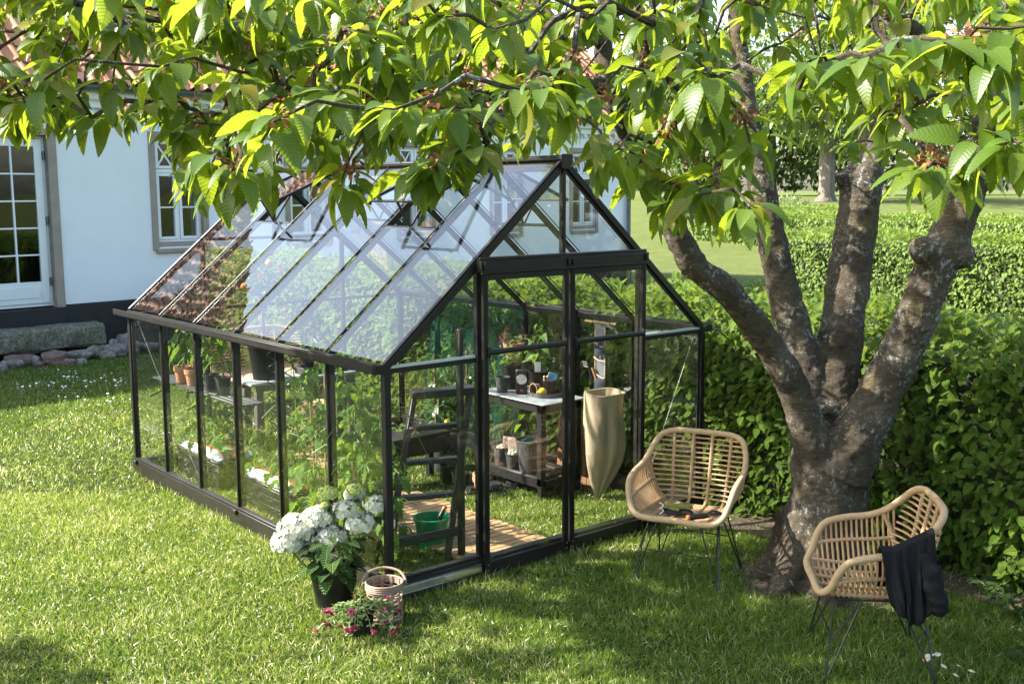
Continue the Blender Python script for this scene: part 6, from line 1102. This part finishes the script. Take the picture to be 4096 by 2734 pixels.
for i, z in enumerate(rings): mb.tube([((.096 + .002 * math.sin(i * 2)) * math.cos(a), (.096 + .002 * math.sin(i)) * math.sin(a), z + .004 * math.sin(a * 3 + i * 2)) for a in np.linspace(0, 6.283, 33)[:-1]], .0052, 6, True)
for z in (.188, .199, .210, .221): mb.tube([(.102 * math.cos(a), .102 * math.sin(a), z) for a in np.linspace(0, 6.283, 37)[:-1]], .0062, 7, True)
part('woven_rings', mb, m_basket, t); mb = MB()
for k in range(11): a = k * 2 * math.pi / 11; mb.beam((.092 * math.cos(a), .092 * math.sin(a), .01), (.094 * math.cos(a), .094 * math.sin(a), .22), .017, .005, (math.cos(a), math.sin(a), 0), .001)
part('upright_stakes', mb, m_basket, t); mb = MB(); mb.lathe([(.001, .012), (.094, .012), (.094, .004)], 24); part('base', mb, m_willow, t)
mb = MB(); mb.tube(smooth_path([(-.113, .0, .205), (-.116, .03, .222), (-.085, .085, .250), (0, .118, .262), (.085, .085, .250), (.116, .03, .222), (.113, 0, .205)], 6), .0075, 8); mb.tube([(.108 + .014 * math.cos(a), 0, .208 + .016 * math.sin(a)) for a in np.linspace(0, 6.283, 13)[:-1]], .004, 6, True); mb.tube([(-.108 + .014 * math.cos(a), 0, .208 + .016 * math.sin(a)) for a in np.linspace(0, 6.283, 13)[:-1]], .004, 6, True); ho = part('handle', mb, m_basket, t); ho.rotation_euler = (0, 0, R(-30))
t = thing('terracotta_lantern_pot', 'small terracotta pot standing inside the willow basket', 'pot', (-.165, -.20, .013)); part('pot_wall', pot_mb(.05, .062, .115, .005), m_terra, t)
t = thing('potted_petunia', 'small black pot of trailing magenta petunias in front of the basket', 'plant', (-.36, -.26, 0)); p = part('pot', pot_mb(.062, .077, .135), m_pot, t); soil(p, .072, .115)
petunia(t, .13, .25, 24, 300, 30, .075, 5, .10, .038, .025)
# ---------------- daisies and weeds
def daisy_mesh(t):
    k = 14; a = np.arange(k) * 2 * math.pi / k
    bulk('petals', T_PET, np.stack([np.cos(a), np.sin(a), np.full(k, .12)], 1), np.tile([0, 0, 1.], (k, 1)), np.full(k, .0125), np.tile([0, 0, .055], (k, 1)), m_daisy_l, t, wid=np.full(k, .006))
    mb = MB(); mb.ball((0, 0, .0565), .0042, 8, (1, 1, .6)); part('centre', mb, m_daisyc, t); mb = MB(); mb.tube([(0, 0, 0), (.002, 0, .03), (0, 0, .055)], .0011, 5); part('stem', mb, m_stem, t)
DL = ['white daisy at the top of the patch by the chair leg', 'white daisy second from the chair leg in the patch', 'white daisy in the middle pair of the patch', 'white daisy farthest to the back of the patch pair', 'small white daisy low beside the chair leg', 'white daisy under the middle pair of the patch', 'lone white daisy between the two lowest ones', 'white daisy at the lower edge of the patch', 'white daisy standing farthest from the chair leg']
first = None
for i, (x, y) in enumerate([(1.57, -2.44), (1.53, -2.49), (1.56, -2.50), (1.60, -2.50), (1.48, -2.51), (1.48, -2.55), (1.52, -2.62), (1.43, -2.64), (1.50, -2.70)]):
    if first is None: first = thing('daisy', DL[i], 'daisy', (x, y, 0), 0, 'daisies beside the chair leg'); daisy_mesh(first); o = first
    else: o = copy_tree(first, None, (x, y, 0), random.random() * 6, DL[i])
    o.rotation_euler = (random.gauss(-.25, .15), random.gauss(-.2, .15), random.random() * 6); s_ = random.uniform(1.3, 1.6); o.scale = (s_, s_, s_)
m_far = None
DF = [(1.1, 9.53), (1.25, 9.32), (1.15, 9.26), (1.22, 9.09), (1.55, 8.79), (1.42, 8.76), (.96, 8.89), (.98, 8.86), (1.02, 8.82), (1.05, 8.76), (1.1, 8.79), (.41, 8.9), (.35, 8.73), (.32, 8.42), (.38, 8.45), (.46, 8.54), (.52, 8.56), (.57, 8.66), (.63, 8.73), (.75, 8.66), (.7, 8.45), (.64, 8.4), (.78, 8.29), (.78, 8.2), (.71, 8.18), (.91, 8.39), (1.06, 8.39), (1.08, 8.34), (1.12, 8.28), (1.27, 8.26), (1.39, 8.22), (1.42, 8.16), (1.34, 7.95), (1.25, 7.79), (1.42, 8.01), (.51, 7.61), (.7, 7.62), (.66, 7.44), (.67, 7.2), (.98, 7.37), (.88, 7.03), (.94, 7.03), (.83, 6.86), (.57, 7.51), (.99, 8.1), (1.33, 8.56), (1.36, 8.18), (1.45, 8.22), (1.41, 8.05), (1.2, 8.4)]
for x, y in DF:
    if m_far is None:
        mb = MB(); mb.lathe([(.001, .062), (.006, .0645), (.013, .0615), (.0125, .0600), (.001, .060)], 12, wob=lambda a, z: 1 + .1 * math.sin(6 * a)); mb.tube([(0, 0, 0), (0, 0, .06)], .001, 4)
        o = m_far = tag(part('daisy', mb, m_daisy, loc=(x, y, 0)), 'tiny white daisy in the shaded lawn before the stone step', 'daisy', 'daisies scattered in the shaded lawn')
    else: o = m_far.copy(); COL.objects.link(o); o.location = (x, y, 0)
    o.rotation_euler = (random.gauss(0, .2), random.gauss(0, .2), random.random() * 6); s_ = random.uniform(.9, 1.35); o.scale = (s_,) * 3
WD = [((2.50, -2.42, 0), .16, 'lobed leafy weed at the foot of the hedge'), ((2.40, -2.62, 0), .12, 'smaller leafy weed in the soil before the hedge'), ((2.72, -2.2, 0), .14, 'light green leafy weed tucked under the hedge leaves'), ((2.05, -2.75, 0), .09, 'low weed clump where the lawn meets the soil')]
for i, (l, h, lb) in enumerate(WD): t = thing('weed', lb, 'weed', l, i, 'weeds along the hedge foot'); stems_leaves(t, (0, 0, 0), 9, h, .13, 50, .07, m_hyd, T_TOM, (-.3, .3), .3, .002, seed=61 + i)
# ---------------- cherry tree
tree = thing('cherry_tree', 'old cherry tree with several thick limbs and overhanging leafy crown', 'tree', (2.17, -1.43, 0)); TO = np.array([2.17, -1.43, 0])
mb = MB()
for key in ('trunk', 'A', 'B', 'C', 'D', 'K1', 'K2', 'K3'):
    pts = [(p[0] - TO[0], p[1] - TO[1], p[2]) for p in LIMBS[key]]; rr = [p[3] for p in LIMBS[key]]
    if key == 'trunk': pts = [(pts[0][0], pts[0][1], -.08)] + pts; rr = [rr[0] * 1.12] + rr
    sp = []; sr = []
    P = [Vector(p) for p in pts]; k = len(P)
    for i in range(k - 1):
        p0, p1, p2, p3 = P[max(0, i - 1)], P[i], P[i + 1], P[min(k - 1, i + 2)]
        for j in range(6):
            t = j / 6; sp.append(.5 * ((2 * p1) + (p2 - p0) * t + (2 * p0 - 5 * p1 + 4 * p2 - p3) * t * t + (3 * p1 - p0 - 3 * p2 + p3) * t ** 3)); sr.append((rr[i] + (rr[i + 1] - rr[i]) * t) * (1 + .035 * math.sin(i * 6 + j * 1.3 + len(key))))
    sp.append(P[-1]); sr.append(rr[-1]); mb.tube(sp, sr, 20)
for k in range(7):   # root flare
    a = k * .9 + .3; mb.tube([(-.03 + .10 * math.cos(a), .03 + .10 * math.sin(a), .42), (-.02 + .22 * math.cos(a), .02 + .22 * math.sin(a), .14), (.40 * math.cos(a), .40 * math.sin(a), -.03)], [.12, .10, .05], 12)
tr = part('trunk', mb, m_bark, tree)
md = tr.modifiers.new('remesh', 'REMESH'); md.mode = 'VOXEL'; md.voxel_size = .014; md.use_smooth_shade = True
md = tr.modifiers.new('smooth', 'SMOOTH'); md.iterations = 5; md.factor = .5
tx = bpy.data.textures.new('bark_lumps', 'CLOUDS'); tx.noise_scale = .09; tx.noise_depth = 3
md = tr.modifiers.new('lumps', 'DISPLACE'); md.texture = tx; md.strength = .03; md.texture_coords = 'LOCAL'; md.mid_level = .5
tx = bpy.data.textures.new('bark_grain', 'CLOUDS'); tx.noise_scale = .02; tx.noise_depth = 4
md = tr.modifiers.new('grain', 'DISPLACE'); md.texture = tx; md.strength = .014; md.texture_coords = 'LOCAL'; md.mid_level = .5
# branches: every spur joins the nearest wood nearer to the trunk
SPUR = np.array([[float(v) / 100 for v in s.split(',')] for s in CROWN.split(';')]) - TO  # includes unseen spurs left of view, added to cast dappled shade
nodes = []; nrad = []
def addpath(key, r_on=True):
    pts = LIMBS[key]
    for i in range(len(pts) - 1):
        for j in range(4): f = j / 4; nodes.append([pts[i][c] + (pts[i + 1][c] - pts[i][c]) * f - TO[c] for c in range(3)]); nrad.append(pts[i][3] + (pts[i + 1][3] - pts[i][3]) * f)
    nodes.append([pts[-1][c] - TO[c] for c in range(3)]); nrad.append(pts[-1][3])
for key in ('A', 'A2', 'B', 'C', 'D', 'E', 'G', 'F'): addpath(key)
keep = [i for i in range(len(nodes)) if nodes[i][2] > 1.9]; nodes = [nodes[i] for i in keep]; nrad = [nrad[i] for i in keep]
base_n = len(nodes); ctr = np.array([-.3, .3, 2.9]); order = np.argsort(np.linalg.norm((SPUR - ctr) * np.array([1, 1, 1.5]), axis=1))
ND = np.array(nodes + [[0, 0, 0]] * len(SPUR)); par = [-1] * base_n; cnt = base_n
dtrunk = np.zeros(len(ND))
for si in order:
    p = SPUR[si]; d = np.linalg.norm(ND[:cnt] - p, axis=1) + .25 * dtrunk[:cnt] + .35 * np.maximum(0, p[2] - ND[:cnt, 2]); k = int(np.argmin(d)); par.append(k); ND[cnt] = p; dtrunk[cnt] = dtrunk[k] + np.linalg.norm(ND[k] - p); cnt += 1
w8 = np.ones(cnt)
for i in range(cnt - 1, base_n - 1, -1): w8[par[i]] += w8[i]
br = MB()
for key in ('A2', 'E', 'G', 'F'):
    pts = smooth_path([tuple(np.array(p[:3]) - TO) for p in LIMBS[key]], 5); rr = []
    for i in range(len(LIMBS[key]) - 1): rr += [LIMBS[key][i][3] + (LIMBS[key][i + 1][3] - LIMBS[key][i][3]) * j / 5 for j in range(5)]
    br.tube(pts, [r_ * (1 + .12 * math.sin(i * 2.1)) for i, r_ in enumerate(rr + [LIMBS[key][-1][3]])], 10)
dirs = np.zeros((cnt, 3))
for i in range(base_n, cnt):
    a, b = Vector(ND[par[i]]), Vector(ND[i]); L = (b - a).length; r0 = min(.016, .0034 * w8[i] ** .42 + .001); sd = Vector(unit(1)[0]) * L * .10; up = Vector((0, 0, L * .12))
    m1, m2 = a + (b - a) * .35 + up + sd, a + (b - a) * .72 + up * .8 - sd * .6; br.tube([a, m1, m2, b], [r0 * 1.15, r0, r0 * .9, r0 * .75], 5, caps=False)
    v = b - m2; dirs[i] = v / max(v.length, 1e-6)
part('branches', br, m_bark, tree)
# leaf whorls at the spurs
sp = ND[base_n:cnt]; sd = dirs[base_n:cnt]; sdist = np.linalg.norm(sp + TO - np.array(CAM), axis=1)
def whorls(sel, tpl, name, per):
    P = []; A = []; N = []; S = []
    for i in sel:
        n = per + rng.integers(-2, 3); a0 = rng.random() * 6.28
        for k in range(n):
            a = a0 + k * 2 * math.pi / n + rng.normal() * .25; el = rng.uniform(-1.25, -.12) if k % 3 else rng.uniform(-.5, .35)
            h = np.array([math.cos(a), math.sin(a), 0]) + sd[i] * np.array([.55, .55, .2]); d = h * math.cos(el) + np.array([0, 0, math.sin(el)])
            off = sd[i] * rng.uniform(-.10, .02) if k % 2 else sd[i] * rng.uniform(-.03, .01)
            s_ = .115 * rng.uniform(.5, 1.2); P.append(sp[i] + off + d * .015); A.append(d); N.append(np.array([h[0] * .55, h[1] * .55, .9 if el > -.8 else .5]) + rng.normal(size=3) * .28); S.append(s_)
    return bulk(name, tpl, np.array(A), np.array(N), np.array(S), np.array(P), m_cherry, tree)
near = [i for i in range(len(sp)) if sdist[i] < 5.2]; far = [i for i in range(len(sp)) if sdist[i] >= 5.2]
whorls(near, T_CHERRY, 'crown', 12); whorls(far, T_CHERRY_B, 'crown', 12)
# withered blossom tufts on the spurs
P = []; A = []; S = []
for i in range(len(sp)):
    if sdist[i] < 7 and rng.random() < .42:
        m = rng.integers(14, 34); c = sp[i] - sd[i] * rng.uniform(.03, .10) ; q = unit(m)
        P.append(c + q * rng.uniform(.006, .032, (m, 1)) + np.array([0, 0, -.01]) - sd[i] * rng.uniform(0, .05, (m, 1))); A.append(q + np.array([0, 0, -.4])); S.append(rng.uniform(.010, .022, m))
P = np.concatenate(P); A = np.concatenate(A); S = np.concatenate(S); bulk('blossom_remains', T_PET, A, unit(len(P)) + np.array([0, 0, .5]), S, P, m_remn, tree)
# ---------------- lawn grass
def frus(x, y):
    dx, dy = x - CAM.x, y - CAM.y; d = dx * .634 + dy * .761; l = dx * .768 - dy * .640; return d, l
def grass(n_try, dmin, dmax, h, wdt):
    d = dmin + (dmax - dmin) * rng.random(n_try); l = (rng.random(n_try) * 2 - 1) * (d * .53 + .5)
    keep = rng.random(n_try) < (d * .53 + .5) / (dmax * .53 + .5); d, l = d[keep], l[keep]
    x = CAM.x + .640 * d + .776 * l * 1.0 - .0; y = CAM.y + .768 * d - .640 * l
    x = CAM.x + (d * .6461 + l * .7679); y = CAM.y + (d * .7756 - l * .6403)
    ok = np.ones(len(x), bool)
    ok &= ~((x > .69) & (x < 1.41) & (y > .11) & (y < 3.53)); ok &= ~((x > 2.92)  & (y < 9.0) & (x < 4.0))
    for bx in (0, 2.702): ok &= ~((np.abs(x - bx) < .035) & (y > -.04) & (y < 3.9))
    for by in (0, 3.86): ok &= ~((np.abs(y - by) < .035) & (x > -.04) & (x < 2.74))
    r_ = np.hypot(x - 2.25, (y + 1.42)); th = np.arctan2(y + 1.42, x - 2.25)
    edge = .56 + .08 * np.sin(3 * th) + .06 * np.sin(7 * th); ok &= ~((r_ < edge) & (rng.random(len(x)) < np.clip((edge - r_) * 7, .5, 1)))
    sx_ = 2.60 + .06 * np.sin(y * 3.1); ok &= ~((x > sx_) & (y < -.3) & (y > -5) & (rng.random(len(x)) < .93)); ok &= ~((x > 2.78) & (y < 4.2) & (y > -.3) & (rng.random(len(x)) < .95))
    wy = 11.1 + .105 * x; ok &= y < wy - .75 + .25 * np.sin(x * 2)
    for bx, by, hw, hl in ((.43, 2.06, .18, .41), (.44, 3.26, .18, .41)): ok &= ~((np.abs(x - bx) < hw) & (np.abs(y - by) < hl))
    for px, py, pr_ in ((-.27, .17, .10), (-.165, -.2, .095), (-.36, -.26, .065), (.77, .66, .085)): ok &= np.hypot(x - px, y - py) > pr_
    x, y, d = x[ok], y[ok], d[ok]; n = len(x)
    tall = 1 + .55 * np.exp(-((np.abs(y + .08)) / .07) ** 2) * (x > -.1) * (x < 2.8) + .5 * np.exp(-((np.abs(x + .08)) / .07) ** 2) * (y > -.1) * (y < 4) + .35 * (x > 1.0) * (y < -.4)
    nz = np.sin(x * 5.1 + np.sin(y * 4)) * .35 + np.sin(y * 6.3 + x * 2.2) * .3 + np.sin(x * 17 + 3 * np.sin(y * 9)) * np.sin(y * 19 + 2 * np.sin(x * 13)) * .6
    az = rng.random(n) * 6.28; lean = rng.uniform(.25, 1.5, n) ** 1.0
    A = np.stack([np.cos(az) * np.sin(lean), np.sin(az) * np.sin(lean), np.cos(lean) + .12], 1)
    N = np.stack([np.cos(az + rng.normal(size=n) * .7), np.sin(az + rng.normal(size=n) * .7), .6 + rng.random(n)], 1)
    S = h * rng.uniform(.45, 1.25, n) * (1 + .25 * nz) * tall
    rnd = np.clip(rng.beta(2.2, 2.6, n) * .88 + .10 * nz + .07 * np.sin(x * 1.7 + y * .9), 0, .88); shade_green = np.clip(((y < -.35) & (x > .2)) * 1.0 + (y > 6.5 + .3 * np.sin(x * 3)) * 1.0, 0, 1); rnd = rnd * (1 - .38 * shade_green)  # tree and house shade put into blade colour: darker, greener, fewer dry
    dry = rng.random(n) * (1 + 2.2 * shade_green) < (.12 + .07 * nz); rnd[dry] = rng.uniform(.86, 1, dry.sum())
    z = np.array([ground_z(a, b) for a, b in zip(x, y)]) if dmax > 29 else np.zeros(n)
    return A, N, S, np.stack([x, y, z], 1), rnd, wdt * (1 + (d / 9) ** 1.5) * rng.uniform(.7, 1.3, n)
T_BLADE = (np.array([(-.5, 0, 0), (.5, 0, 0), (-.42, .5, .07), (.42, .5, .07), (-.04, 1, -.06), (.04, 1, -.06)], float), np.array([(0, 1, 3, 2), (2, 3, 5, 4)]), np.array([(0, 0), (1, 0), (0, .5), (1, .5), (0, 1), (1, 1)], float))
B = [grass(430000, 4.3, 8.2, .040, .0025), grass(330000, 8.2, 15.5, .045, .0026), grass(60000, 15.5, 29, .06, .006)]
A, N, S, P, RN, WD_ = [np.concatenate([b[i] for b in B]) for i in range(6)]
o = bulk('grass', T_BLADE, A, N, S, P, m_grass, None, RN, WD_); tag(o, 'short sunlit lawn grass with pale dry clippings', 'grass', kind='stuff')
